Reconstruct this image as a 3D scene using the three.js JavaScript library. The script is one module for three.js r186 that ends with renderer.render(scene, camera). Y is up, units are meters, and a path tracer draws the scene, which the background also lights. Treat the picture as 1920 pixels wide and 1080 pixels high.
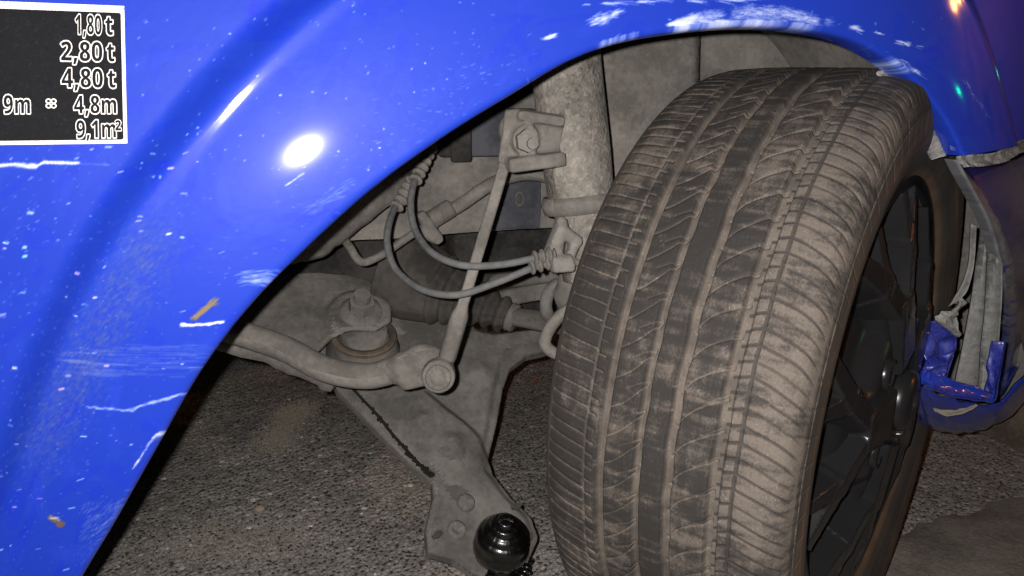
import * as THREE from 'three';
import { mergeGeometries } from 'three/addons/utils/BufferGeometryUtils.js';
import { RectAreaLightUniformsLib } from 'three/addons/lights/RectAreaLightUniformsLib.js';

// ------------------------------------------------------------------ camera, sky, lights, exposure
const scene = new THREE.Scene();
const CAM = new THREE.Vector3(0, 0.636, 0.6), FOCAL = 1450, YAW = THREE.MathUtils.degToRad(17), PITCH = THREE.MathUtils.degToRad(13);
const FWD = new THREE.Vector3(Math.sin(YAW) * Math.cos(PITCH), -Math.sin(PITCH), -Math.cos(YAW) * Math.cos(PITCH));
const RIGHT = new THREE.Vector3(Math.cos(YAW), 0, Math.sin(YAW)), UPV = new THREE.Vector3().crossVectors(RIGHT, FWD);
const camera = new THREE.PerspectiveCamera(2 * THREE.MathUtils.radToDeg(Math.atan(540 / FOCAL)), 16 / 9, 0.02, 400);
camera.position.copy(CAM); camera.lookAt(CAM.clone().add(FWD)); camera.updateMatrixWorld();

const renderer = new THREE.WebGLRenderer({ antialias: true });
renderer.toneMapping = THREE.LinearToneMapping; renderer.toneMappingExposure = 1;
renderer.shadowMap.enabled = true; renderer.shadowMap.type = THREE.PCFSoftShadowMap;
RectAreaLightUniformsLib.init();

{ // night sky over a town: almost black above, a little warm glow of street lighting near the horizon
  const w = 64, h = 32, d = new Float32Array(w * h * 4);
  for (let y = 0; y < h; y++) for (let x = 0; x < w; x++) {
    const e = (y + 0.5) / h * 2 - 1, g = Math.exp(-Math.max(0, e) * 3.2), o = (y * w + x) * 4;
    d[o] = 0.005 + 0.036 * g; d[o + 1] = 0.006 + 0.019 * g; d[o + 2] = 0.009 + 0.011 * g; d[o + 3] = 1;
  }
  const sky = new THREE.DataTexture(d, w, h, THREE.RGBAFormat, THREE.FloatType);
  sky.mapping = THREE.EquirectangularReflectionMapping; sky.magFilter = THREE.LinearFilter; sky.needsUpdate = true;
  scene.background = sky; scene.environment = sky;
}
// the photographer's flash, beside the lens (hard shadows fall to the right of and below what casts them)
const FLASH = CAM.clone().addScaledVector(RIGHT, -0.02).addScaledVector(UPV, 0.012);
const flash = new THREE.SpotLight(0xfffaf5, 3.1, 0, 1.15, 0.5, 2);
flash.position.copy(FLASH); flash.target.position.copy(CAM).add(FWD); flash.shadow.radius = 0.22;
flash.castShadow = true; flash.shadow.mapSize.set(2048, 2048); flash.shadow.camera.near = 0.05; flash.shadow.bias = -0.0005;
scene.add(flash, flash.target);

// ------------------------------------------------------------------ helpers
const V = (x, y, z) => new THREE.Vector3(x, y, z);
const ray = (px, py) => FWD.clone().addScaledVector(RIGHT, (px - 960) / FOCAL).addScaledVector(UPV, (540 - py) / FOCAL);
const onZ = (px, py, z) => { const d = ray(px, py); return CAM.clone().addScaledVector(d, (z - CAM.z) / d.z); };
const onY = (px, py, y) => { const d = ray(px, py); return CAM.clone().addScaledVector(d, (y - CAM.y) / d.y); };
const onPlane = (px, py, p, n) => { const d = ray(px, py); return CAM.clone().addScaledVector(d, p.clone().sub(CAM).dot(n) / d.dot(n)); };
const size = (p, px) => px * p.clone().sub(CAM).dot(FWD) / FOCAL;      // metres for a length of px at the distance of p
let seed = 7; const rnd = () => { seed = (seed * 1664525 + 1013904223) >>> 0; return seed / 4294967296; };
const lerp = THREE.MathUtils.lerp, clamp = THREE.MathUtils.clamp, sstep = (a, b, x) => { const t = clamp((x - a) / (b - a), 0, 1); return t * t * (3 - 2 * t); };
const hash = (x, y, s = 0) => { let h = Math.imul(x | 0, 374761393) ^ Math.imul(y | 0, 668265263) ^ Math.imul(s | 0, 974634777); h = Math.imul(h ^ (h >>> 13), 1274126177); return ((h ^ (h >>> 16)) >>> 0) / 4294967296; };
function vnoise(x, y, px, py, s = 0) {                                   // tiling value noise
  const xi = Math.floor(x), yi = Math.floor(y), fx = x - xi, fy = y - yi, u = fx * fx * (3 - 2 * fx), v = fy * fy * (3 - 2 * fy);
  const m = (a, n) => ((a % n) + n) % n, x0 = m(xi, px), x1 = m(xi + 1, px), y0 = m(yi, py), y1 = m(yi + 1, py);
  return lerp(lerp(hash(x0, y0, s), hash(x1, y0, s), u), lerp(hash(x0, y1, s), hash(x1, y1, s), u), v);
}
function fbm(u, v, base, oct, s = 0, bv = base) { let a = 0.5, t = 0, n = 0; for (let i = 0; i < oct; i++) { t += a * vnoise(u * base, v * bv, base, bv, s + i); n += a; a *= 0.55; base *= 2; bv *= 2; } return t / n; }
const toS = (c) => { c = clamp(c, 0, 1); return 255 * (c <= 0.0031308 ? 12.92 * c : 1.055 * c ** (1 / 2.4) - 0.055); };
function texture(w, h, fn, srgb = true) {
  const d = new Uint8Array(w * h * 4);
  for (let y = 0; y < h; y++) for (let x = 0; x < w; x++) {
    const c = fn((x + 0.5) / w, (y + 0.5) / h), o = (y * w + x) * 4;
    if (srgb) { d[o] = toS(c[0]); d[o + 1] = toS(c[1]); d[o + 2] = toS(c[2]); } else d[o] = d[o + 1] = d[o + 2] = 255 * clamp(c, 0, 1);
    d[o + 3] = 255;
  }
  const t = new THREE.DataTexture(d, w, h); t.wrapS = t.wrapT = THREE.RepeatWrapping; t.magFilter = THREE.LinearFilter; t.minFilter = THREE.LinearMipmapLinearFilter; t.generateMipmaps = true;
  if (srgb) t.colorSpace = THREE.SRGBColorSpace;
  t.needsUpdate = true; return t;
}
function shadows(o) { o.castShadow = o.receiveShadow = true; return o; }
function part(name, geo, mat, parent, label) {
  const m = shadows(new THREE.Mesh(geo, mat)); m.name = name; parent.add(m);
  if (label) m.userData.label = label;
  return m;
}
function group(name, parent, label) { const g = new THREE.Group(); g.name = name; parent.add(g); if (label) g.userData.label = label; return g; }
function thing(o, label, category, grp) { o.userData.label = label; o.userData.category = category; if (grp) o.userData.group = grp; return o; }
// uv in metres from the axis each face looks along
function boxUV(g, scale = 1) {
  g = g.index ? g.toNonIndexed() : g;
  const p = g.attributes.position, uv = new Float32Array(p.count * 2), a = V(), b = V(), c = V();
  for (let i = 0; i < p.count; i += 3) {
    a.fromBufferAttribute(p, i); b.fromBufferAttribute(p, i + 1); c.fromBufferAttribute(p, i + 2);
    const n = b.clone().sub(a).cross(c.clone().sub(a)), x = Math.abs(n.x), y = Math.abs(n.y), z = Math.abs(n.z);
    [a, b, c].forEach((q, k) => {
      const [s, t] = x > y && x > z ? [q.z, q.y] : y > z ? [q.x, q.z] : [q.x, q.y];
      uv[(i + k) * 2] = s * scale; uv[(i + k) * 2 + 1] = t * scale;
    });
  }
  g.setAttribute('uv', new THREE.BufferAttribute(uv, 2)); return g;
}
function clean(g) { g = g.index ? g.toNonIndexed() : g; for (const k of Object.keys(g.attributes)) if (!['position', 'normal', 'uv'].includes(k)) g.deleteAttribute(k); return g; }
const merge = (list) => mergeGeometries(list.map(clean));
// ---- signed distance shapes and naive surface nets
const smin = (a, b, k) => { const h = Math.max(k - Math.abs(a - b), 0) / k; return Math.min(a, b) - h * h * k * 0.25; };
const sdCap = (a, b, ra, rb = ra) => { const ab = b.clone().sub(a), l = ab.lengthSq() || 1e-9; return (x, y, z) => { const px = x - a.x, py = y - a.y, pz = z - a.z, t = clamp((px * ab.x + py * ab.y + pz * ab.z) / l, 0, 1); return Math.hypot(px - ab.x * t, py - ab.y * t, pz - ab.z * t) - lerp(ra, rb, t); }; };
const sdCyl = (a, b, r, rd = 0.002) => { const ab = b.clone().sub(a), L = ab.length(), u = ab.clone().divideScalar(L); return (x, y, z) => { const px = x - a.x, py = y - a.y, pz = z - a.z, t = px * u.x + py * u.y + pz * u.z, q = Math.hypot(px - u.x * t, py - u.y * t, pz - u.z * t); const dx = q - r + rd, dy = Math.abs(t - L / 2) - L / 2 + rd; return Math.min(Math.max(dx, dy), 0) + Math.hypot(Math.max(dx, 0), Math.max(dy, 0)) - rd; }; };
const sdBox = (c, h, ex = V(1, 0, 0), ey = V(0, 1, 0), rd = 0.003) => { ex = ex.clone().normalize(); const ez = ex.clone().cross(ey).normalize(); ey = ez.clone().cross(ex); return (x, y, z) => { const px = x - c.x, py = y - c.y, pz = z - c.z; const a = Math.abs(px * ex.x + py * ex.y + pz * ex.z) - h.x + rd, b = Math.abs(px * ey.x + py * ey.y + pz * ey.z) - h.y + rd, d = Math.abs(px * ez.x + py * ez.y + pz * ez.z) - h.z + rd; return Math.min(Math.max(a, b, d), 0) + Math.hypot(Math.max(a, 0), Math.max(b, 0), Math.max(d, 0)) - rd; }; };
function poly2(pts) { return (x, y) => { let d = 1e9, s = 1; for (let i = 0, j = pts.length - 1; i < pts.length; j = i++) { const [ax, ay] = pts[i], [bx, by] = pts[j], ex = bx - ax, ey = by - ay, wx = x - ax, wy = y - ay, t = clamp((wx * ex + wy * ey) / (ex * ex + ey * ey), 0, 1), qx = wx - ex * t, qy = wy - ey * t; d = Math.min(d, qx * qx + qy * qy); const c1 = y >= ay, c2 = y < by, c3 = ex * wy > ey * wx; if ((c1 && c2 && c3) || (!c1 && !c2 && !c3)) s = -s; } return s * Math.sqrt(d); }; }
const union = (k, ...f) => (x, y, z) => { let d = f[0](x, y, z); for (let i = 1; i < f.length; i++) d = smin(d, f[i](x, y, z), k); return d; };
function nets(f, lo, hi, cell) {
  const nx = Math.ceil((hi.x - lo.x) / cell) + 1, ny = Math.ceil((hi.y - lo.y) / cell) + 1, nz = Math.ceil((hi.z - lo.z) / cell) + 1;
  const val = new Float32Array(nx * ny * nz), at = (i, j, k) => (k * ny + j) * nx + i;
  for (let k = 0; k < nz; k++) for (let j = 0; j < ny; j++) for (let i = 0; i < nx; i++) val[at(i, j, k)] = f(lo.x + i * cell, lo.y + j * cell, lo.z + k * cell);
  const id = new Int32Array(nx * ny * nz).fill(-1), pos = [], idx = [];
  const C = [[0, 0, 0], [1, 0, 0], [0, 1, 0], [1, 1, 0], [0, 0, 1], [1, 0, 1], [0, 1, 1], [1, 1, 1]], E = [[0, 1], [0, 2], [0, 4], [1, 3], [1, 5], [2, 3], [2, 6], [3, 7], [4, 5], [4, 6], [5, 7], [6, 7]];
  for (let k = 0; k < nz - 1; k++) for (let j = 0; j < ny - 1; j++) for (let i = 0; i < nx - 1; i++) {
    const v = C.map(([a, b, c]) => val[at(i + a, j + b, k + c)]); let n = 0, x = 0, y = 0, z = 0;
    for (const [a, b] of E) if ((v[a] < 0) !== (v[b] < 0)) { const t = v[a] / (v[a] - v[b]); n++; x += lerp(C[a][0], C[b][0], t); y += lerp(C[a][1], C[b][1], t); z += lerp(C[a][2], C[b][2], t); }
    if (n) { id[at(i, j, k)] = pos.length / 3; pos.push(lo.x + (i + x / n) * cell, lo.y + (j + y / n) * cell, lo.z + (k + z / n) * cell); }
  }
  const quad = (a, b, c, d, flip) => { if (a < 0 || b < 0 || c < 0 || d < 0) return; flip ? idx.push(a, c, b, a, d, c) : idx.push(a, b, c, a, c, d); };
  for (let k = 1; k < nz - 1; k++) for (let j = 1; j < ny - 1; j++) for (let i = 1; i < nx - 1; i++) {
    const s = val[at(i, j, k)] < 0;
    if (s !== val[at(i + 1, j, k)] < 0) quad(id[at(i, j - 1, k - 1)], id[at(i, j, k - 1)], id[at(i, j, k)], id[at(i, j - 1, k)], !s);
    if (s !== val[at(i, j + 1, k)] < 0) quad(id[at(i - 1, j, k - 1)], id[at(i - 1, j, k)], id[at(i, j, k)], id[at(i, j, k - 1)], !s);
    if (s !== val[at(i, j, k + 1)] < 0) quad(id[at(i - 1, j - 1, k)], id[at(i, j - 1, k)], id[at(i, j, k)], id[at(i - 1, j, k)], !s);
  }
  const g = new THREE.BufferGeometry(), nor = new Float32Array(pos.length), e = cell * 0.35;
  for (let i = 0; i < pos.length; i += 3) { const [x, y, z] = [pos[i], pos[i + 1], pos[i + 2]]; const n = V(f(x + e, y, z) - f(x - e, y, z), f(x, y + e, z) - f(x, y - e, z), f(x, y, z + e) - f(x, y, z - e)).normalize(); nor.set([n.x, n.y, n.z], i); }
  g.setAttribute('position', new THREE.Float32BufferAttribute(pos, 3)); g.setAttribute('normal', new THREE.BufferAttribute(nor, 3)); g.setIndex(idx);
  return boxUV(g);
}
const bounds = (pts, pad) => { const b = new THREE.Box3().setFromPoints(pts); return [b.min.subScalar(pad), b.max.addScalar(pad)]; };
const blob = (f, pts, pad, cell) => nets(f, ...bounds(pts, pad), cell);
// tube through points, uv in metres, closed by domed ends
function tube(pts, r, radial = 12, steps = pts.length * 8) {
  const c = new THREE.CatmullRomCurve3(pts, false, 'centripetal'), L = c.getLength(), g = new THREE.TubeGeometry(c, steps, r, radial, false);
  const uv = g.attributes.uv; for (let i = 0; i < uv.count; i++) uv.setXY(i, uv.getX(i) * L, uv.getY(i) * 6.283 * r);
  const ends = [pts[0], pts[pts.length - 1]].map((p) => boxUV(new THREE.SphereGeometry(r, radial, 8).translate(p.x, p.y, p.z)));
  return merge([g, ...ends]);
}
// solid of revolution along a -> b; profile = [[t along, radius], ...] in metres
function turned(a, b, profile, seg = 32) {
  const L = a.distanceTo(b), g = new THREE.LatheGeometry(profile.map(([t, r]) => new THREE.Vector2(Math.max(r, 0.00005), t)), seg);
  const uv = g.attributes.uv, ps = g.attributes.position; for (let i = 0; i < uv.count; i++) uv.setXY(i, uv.getX(i) * 0.25, ps.getY(i) + Math.hypot(ps.getX(i), ps.getZ(i)));
  g.applyQuaternion(new THREE.Quaternion().setFromUnitVectors(V(0, 1, 0), b.clone().sub(a).normalize())); g.translate(a.x, a.y, a.z); return g;
}
function prism(c, axis, r, h, sides = 6) { const g = new THREE.CylinderGeometry(r * 0.96, r, h, sides); g.applyQuaternion(new THREE.Quaternion().setFromUnitVectors(V(0, 1, 0), axis.clone().normalize())); g.translate(c.x, c.y, c.z); g.deleteAttribute('normal'); g.deleteAttribute('uv'); const q = g.toNonIndexed(); q.computeVertexNormals(); return boxUV(q); }
// a sheet with thickness lofted between two rows of points
function sheet(A, B, thick, nu = 24, nv = 6, wave = 0, bulge = 0, wf = 1) {
  const ca = new THREE.CatmullRomCurve3(A, false, 'centripetal'), cb = new THREE.CatmullRomCurve3(B, false, 'centripetal'), P = [], top = [], idx = [];
  for (let i = 0; i <= nu; i++) for (let j = 0; j <= nv; j++) P.push(ca.getPoint(i / nu).lerp(cb.getPoint(i / nu), j / nv));
  const id = (i, j) => i * (nv + 1) + j, N = P.map((p, q) => { const i = Math.floor(q / (nv + 1)), j = q % (nv + 1); const du = P[id(Math.min(i + 1, nu), j)].clone().sub(P[id(Math.max(i - 1, 0), j)]), dv = P[id(i, Math.min(j + 1, nv))].clone().sub(P[id(i, Math.max(j - 1, 0))]); return du.cross(dv).normalize(); });
  const s0 = Math.floor(rnd() * 999);
  P.forEach((p, q) => { const i = Math.floor(q / (nv + 1)), j = q % (nv + 1); p.addScaledVector(N[q], (vnoise(i * 0.45 * wf, j * 0.8 * wf, 64, 64, s0) - 0.5) * wave + Math.sin(Math.PI * j / nv) * bulge); });
  for (const s of [0, 1]) P.forEach((p, q) => { const r = p.clone().addScaledVector(N[q], -thick * s); top.push(r.x, r.y, r.z); });
  const n = P.length, q4 = (a, b, c, d) => idx.push(a, b, c, a, c, d);
  for (let i = 0; i < nu; i++) for (let j = 0; j < nv; j++) { q4(id(i, j), id(i + 1, j), id(i + 1, j + 1), id(i, j + 1)); q4(n + id(i, j), n + id(i, j + 1), n + id(i + 1, j + 1), n + id(i + 1, j)); }
  for (let i = 0; i < nu; i++) for (const j of [0, nv]) q4(id(i, j), n + id(i, j), n + id(i + 1, j), id(i + 1, j));
  for (let j = 0; j < nv; j++) for (const i of [0, nu]) q4(id(i, j), id(i, j + 1), n + id(i, j + 1), n + id(i, j));
  const g = new THREE.BufferGeometry(); g.setAttribute('position', new THREE.Float32BufferAttribute(top, 3)); g.setIndex(idx); g.computeVertexNormals(); return boxUV(g);
}
function gridGeo(nu, nv, fn, wrapU = false) {                             // fn(i, j) -> [position, u, v]
  const pos = new Float32Array((nu + 1) * (nv + 1) * 3), uv = new Float32Array((nu + 1) * (nv + 1) * 2), idx = [];
  for (let i = 0; i <= nu; i++) for (let j = 0; j <= nv; j++) { const o = i * (nv + 1) + j, [p, u, v] = fn(i, j); pos[o * 3] = p.x; pos[o * 3 + 1] = p.y; pos[o * 3 + 2] = p.z; uv[o * 2] = u; uv[o * 2 + 1] = v; }
  for (let i = 0; i < nu; i++) for (let j = 0; j < nv; j++) { const a = i * (nv + 1) + j, b = a + nv + 1; idx.push(a, b, b + 1, a, b + 1, a + 1); }
  const g = new THREE.BufferGeometry(); g.setAttribute('position', new THREE.BufferAttribute(pos, 3)); g.setAttribute('uv', new THREE.BufferAttribute(uv, 2)); g.setIndex(idx); g.computeVertexNormals();
  if (wrapU) { const n = g.attributes.normal; for (let j = 0; j <= nv; j++) { const b = nu * (nv + 1) + j, v = V(n.getX(j) + n.getX(b), n.getY(j) + n.getY(b), n.getZ(j) + n.getZ(b)).normalize(); n.setXYZ(j, v.x, v.y, v.z); n.setXYZ(b, v.x, v.y, v.z); } }
  return g;
}

// ------------------------------------------------------------------ materials
const DUST_M = 0.32;                                                     // metres across one tile of the dust texture
function dustMaterial(a, b, s, { rough = 0.95, bump = 0.0006, speck = 0.1, size: n = 512 } = {}) {
  const map = texture(n, n, (u, v) => {
    const big = fbm(u, v, 5, 5, s), fine = fbm(u, v, 60, 3, s + 20), grit = vnoise(u * 150, v * 150, 150, 150, s + 40), scr = fbm(u, v, 9, 4, s + 60, 60);
    let t = clamp(0.5 + (big - 0.5) * 2.1 + (fine - 0.5) * 0.7 + (scr - 0.5) * 0.35, 0, 1);
    if (grit > 1 - speck * 0.35) t += 0.35; if (grit < speck * 0.25) t -= 0.3;
    return [0, 1, 2].map((k) => lerp(a[k], b[k], t));
  });
  const bm = texture(n, n, (u, v) => 0.5 * fbm(u, v, 40, 4, s + 80) + 0.5 * fbm(u, v, 120, 2, s + 90), false);
  for (const t of [map, bm]) t.repeat.set(1 / DUST_M, 1 / DUST_M);
  return new THREE.MeshStandardMaterial({ map, bumpMap: bm, bumpScale: bump, roughness: rough, metalness: 0 });
}
const M = {
  dust: dustMaterial([0.115, 0.105, 0.095], [0.225, 0.209, 0.19], 1, { speck: 0.3 }),
  dustRough: dustMaterial([0.1, 0.09, 0.08], [0.27, 0.246, 0.218], 2, { bump: 0.002, speck: 0.6 }),
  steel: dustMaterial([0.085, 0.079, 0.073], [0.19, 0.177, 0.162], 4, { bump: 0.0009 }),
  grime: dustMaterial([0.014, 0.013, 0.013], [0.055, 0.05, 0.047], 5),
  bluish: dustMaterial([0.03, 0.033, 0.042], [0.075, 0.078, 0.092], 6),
  rubberDust: dustMaterial([0.03, 0.028, 0.026], [0.095, 0.086, 0.078], 7),
  brown: dustMaterial([0.05, 0.037, 0.027], [0.14, 0.105, 0.075], 8),
  cable: dustMaterial([0.05, 0.052, 0.056], [0.125, 0.126, 0.126], 9, { rough: 0.8 }),
  plastic: dustMaterial([0.05, 0.05, 0.05], [0.2, 0.2, 0.196], 10, { rough: 0.7, speck: 0.5 }),
  scuffed: dustMaterial([0.1, 0.1, 0.108], [0.25, 0.243, 0.235], 11, { rough: 0.8, bump: 0.0015, speck: 0.8 }),
  grease: new THREE.MeshPhysicalMaterial({ color: 0x050505, roughness: 0.35, clearcoat: 1, clearcoatRoughness: 0.14, bumpMap: texture(256, 256, (u, v) => fbm(u, v, 8, 4, 300), false), bumpScale: 0.0015 }),
  mattBlack: new THREE.MeshStandardMaterial({ color: 0x0b0a09, roughness: 0.85 }),
  bright: new THREE.MeshStandardMaterial({ color: 0xb9b4a8, roughness: 0.45, metalness: 0.6 }),
};
M.grease.bumpMap.repeat.set(12, 12);
const coverRough = texture(512, 512, (u, v) => 0.25 + 0.5 * fbm(u, v, 6, 5, 420), false); coverRough.repeat.set(4, 4);
M.cover = new THREE.MeshStandardMaterial({ color: new THREE.Color().setRGB(0.013, 0.013, 0.0142), roughness: 0.5, roughnessMap: coverRough });
const BLUE = [0.0105, 0.036, 0.375];

// ------------------------------------------------------------------ ground
const TILE = 1.1, NC = 152;                                              // aggregate of the asphalt: cells of about 8 mm
function aggregate(u, v) {                                               // tiling; returns [height 0..1, tone, stone]
  const x = u * NC, y = v * NC, xi = Math.floor(x), yi = Math.floor(y); let f1 = 9, f2 = 9, id = 0;
  for (let j = -1; j <= 1; j++) for (let i = -1; i <= 1; i++) {
    const cx = ((xi + i) % NC + NC) % NC, cy = ((yi + j) % NC + NC) % NC, dx = xi + i + hash(cx, cy, 1) - x, dy = yi + j + hash(cx, cy, 2) - y, d = dx * dx + dy * dy;
    if (d < f1) { f2 = f1; f1 = d; id = hash(cx, cy, 3); } else if (d < f2) f2 = d;
  }
  const edge = Math.sqrt(f2) - Math.sqrt(f1), stone = sstep(0.02, 0.28, edge), r1 = Math.sqrt(f1), pit = id < 0.45 ? (1 - sstep(0.08 + id * 0.3, 0.34 + id * 0.4, r1)) : 0;
  const h = (id < 0.45 ? 0.62 : 0.52 + stone * (0.1 + 0.16 * id) - 0.2 * f1) - 0.6 * pit;
  return [h, id, stone];
}
const RES = 1536, aggH = new Float32Array(RES * RES);
const asphaltMap = texture(RES, RES, (u, v) => {
  const [h, id, st] = aggregate(u, v), i = Math.floor(v * RES) * RES + Math.floor(u * RES);
  const mid = fbm(u, v, 60, 3, 700), big = fbm(u, v, 4, 4, 710), fine = vnoise(u * 500, v * 500, 500, 500, 720);
  aggH[i] = clamp(h * (0.75 + 0.5 * (mid - 0.3)) + 0.06 * fine, 0, 1);
  const sand = sstep(0.56, 0.68, fbm(u, v, 5, 4, 730)), dusty = clamp((aggH[i] - 0.16) * 1.7, 0, 1) * (0.45 + 0.95 * big) + 0.22 * sand * (0.4 + fine);
  let c = lerp(0.04, 0.4, dusty) * (0.7 + 0.6 * fine);
  if (id > 0.985) c *= 1.7;
  return [c * (1.02 + 0.08 * sand), c * 0.965, c * (0.91 - 0.06 * sand)];
});
const aggBump = new THREE.DataTexture(Uint8Array.from({ length: RES * RES * 4 }, (_, i) => (i % 4 === 3 ? 255 : aggH[i >> 2] * 255)), RES, RES);
aggBump.wrapS = aggBump.wrapT = THREE.RepeatWrapping; aggBump.magFilter = THREE.LinearFilter; aggBump.needsUpdate = true;
for (const t of [asphaltMap, aggBump]) t.repeat.set(1 / TILE, 1 / TILE);
const asphalt = new THREE.MeshStandardMaterial({ map: asphaltMap, bumpMap: aggBump, bumpScale: 0.003, roughness: 0.9 });
const aggAt = (x, z) => { const m = (a) => ((a / TILE) % 1 + 1) % 1; return aggH[Math.min(RES - 1, Math.floor(m(z) * RES)) * RES + Math.min(RES - 1, Math.floor(m(x) * RES))]; };
{
  const far = gridGeo(2, 2, (i, j) => { const x = (i - 1) * 80, z = (1 - j) * 80; return [V(x, -0.008, z), x, z]; });
  const road = part('road', far, asphalt, scene); road.userData.kind = 'structure';
  const x0 = -0.7, x1 = 1.7, z0 = -2.0, z1 = -0.1, nx = 640, nz = 500;
  const g = gridGeo(nx, nz, (i, j) => { const x = lerp(x0, x1, i / nx), z = lerp(z1, z0, j / nz), e = Math.min(1, i / 6, (nx - i) / 6, j / 6, (nz - j) / 6); return [V(x, -0.007 + (0.003 + aggAt(x, z) * 0.0055) * e, z), x, z]; });
  const near = part('asphalt', g, asphalt, scene); near.userData.kind = 'structure';
}
{ // smoother concrete gutter beside the asphalt, in front of the bumper
  const conc = dustMaterial([0.12, 0.108, 0.095], [0.22, 0.205, 0.18], 12, { bump: 0.0015, speck: 0.8 });
  const p = [onY(1690, 985, 0.004), onY(1920, 920, 0.004)], dz = (p[1].z - p[0].z) / (p[1].x - p[0].x);
  const g = gridGeo(160, 60, (i, j) => { const x = lerp(-1.2, 2.6, i / 160), far = j / 60, z = p[0].z + dz * (x - p[0].x) + (1 - far) * 1.9 - 0.006 + (far > 0.95 ? (vnoise(x * 60, 3, 999, 9, 5) - 0.5) * 0.022 : 0); return [V(x, far === 1 ? -0.006 : 0.0045 + 0.002 * vnoise(x * 25, z * 25, 999, 999, 9), z), x, z]; });
  const s = part('gutter', g, conc, scene); s.userData.kind = 'structure';
}

// ------------------------------------------------------------------ the van: body surface
const van = new THREE.Group(); van.name = 'blue_van'; scene.add(van);
thing(van, 'blue van with its front wheel torn askew and its bumper broken open', 'van');
const zBody = (x, y) => 0.045 * (Math.min(x, 0.34) - 0.1) -0.55 * Math.max(0, x - 0.44) ** 2 - 0.16 * Math.max(0, y - 0.56) ** 1.5 - 0.25 * Math.max(0, 0.4 - y) ** 2;
function onBody(px, py, off = 0) { let z = 0, p; for (let i = 0; i < 12; i++) { p = onZ(px, py, z); z = zBody(p.x, p.y) + off; } return p; }
const archPx = [[60, 1290], [95, 1200], [150, 1083], [210, 982], [300, 822], [380, 682], [470, 562], [560, 470], [680, 360], [800, 270], [950, 175], [1050, 117], [1150, 80], [1300, 57], [1400, 52], [1500, 60], [1580, 80], [1650, 120], [1700, 165], [1750, 230], [1780, 290]];
const archCurve = new THREE.CatmullRomCurve3(archPx.map(([x, y]) => onBody(x, y)), false, 'centripetal');
const NT = 300, archPts = archCurve.getSpacedPoints(NT), ARCH_L = archCurve.getLength(), CEN = V(0.3, 0.33, 0);
const fanDir = archPts.map((p, i) => { const a = Math.atan2(p.y - CEN.y, p.x - CEN.x), t = i / NT, end = sstep(0.76, 1, t); return lerp(a < -1.6 ? a + 6.283 : a, 0.07, end); });
const ridgeAt = (t) => lerp(0.078, 0.128, sstep(0.1, 0.62, t)) - 0.03 * sstep(0.75, 1, t);
function fenderOff(d, t) {                                               // how far the pressed panel stands off the plain body side
  const r = ridgeAt(t), k = lerp(0.55, 1, sstep(0.12, 0.35, t));
  const flare = 0.015 * k, q = (d - r * 0.4) / (r * 0.6);
  const convex = -0.0034 * q * q + 0.0035;
  const step = sstep(r + 0.028, r + 0.003, d);
  return (flare + convex) * step + 0.0017 * k * (1 - 0.75 * sstep(0.62, 0.8, t)) * Math.exp(-(((d - r) / 0.006) ** 2));
}
const LIP = [[-0.001, -0.024], [-0.0014, -0.012], [-0.0008, -0.004], [0.0012, -0.0008]];
const DS = [0.004]; while (DS[DS.length - 1] < 0.62) { const d = DS[DS.length - 1]; DS.push(d + (d < 0.17 ? 0.003 : d < 0.3 ? 0.01 : 0.03)); }
function fenderPoint(i, d, extra = 0) { const t = i / NT, e = archPts[i], a = fanDir[i], x = e.x + Math.cos(a) * d, y = e.y + Math.sin(a) * d; return V(x, y, zBody(x, y) + fenderOff(Math.max(d, 0), t) + extra); }
const FU = 1.75, FV = 0.65;
const fenderGeo = gridGeo(NT, LIP.length + DS.length - 1, (i, j) => {
  const u = i / NT * ARCH_L / FU;
  if (j < LIP.length) { const p = fenderPoint(i, LIP[j][0]); p.z += LIP[j][1]; return [p, u, 0.006]; }
  const d = DS[j - LIP.length]; return [fenderPoint(i, d), u, d / FV];
});
function bodyUV(px, py) {                                                // a photo point -> (u, v) of the fender's own layout
  const p = onBody(px, py, 0.008); let best = [1e9];
  for (let i = 0; i <= NT; i++) { const e = archPts[i], dx = p.x - e.x, dy = p.y - e.y, c = Math.cos(fanDir[i]), s = Math.sin(fanDir[i]), along = dx * c + dy * s, off = Math.abs(dy * c - dx * s); if (along > -0.02 && off < best[0]) { const sg = dy * c - dx * s, e2 = archPts[i + 1] ?? e, f2 = fanDir[i + 1] ?? fanDir[i], s2 = (p.y - e2.y) * Math.cos(f2) - (p.x - e2.x) * Math.sin(f2); best = [off, i + (sg * s2 < 0 ? sg / (sg - s2) : s2 === sg ? 0 : clamp(sg / (sg - s2), -0.5, 0.5)), along]; } }
  return [best[1] / NT * ARCH_L / FU, Math.max(0.001, best[2] / FV)];
}
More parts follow.
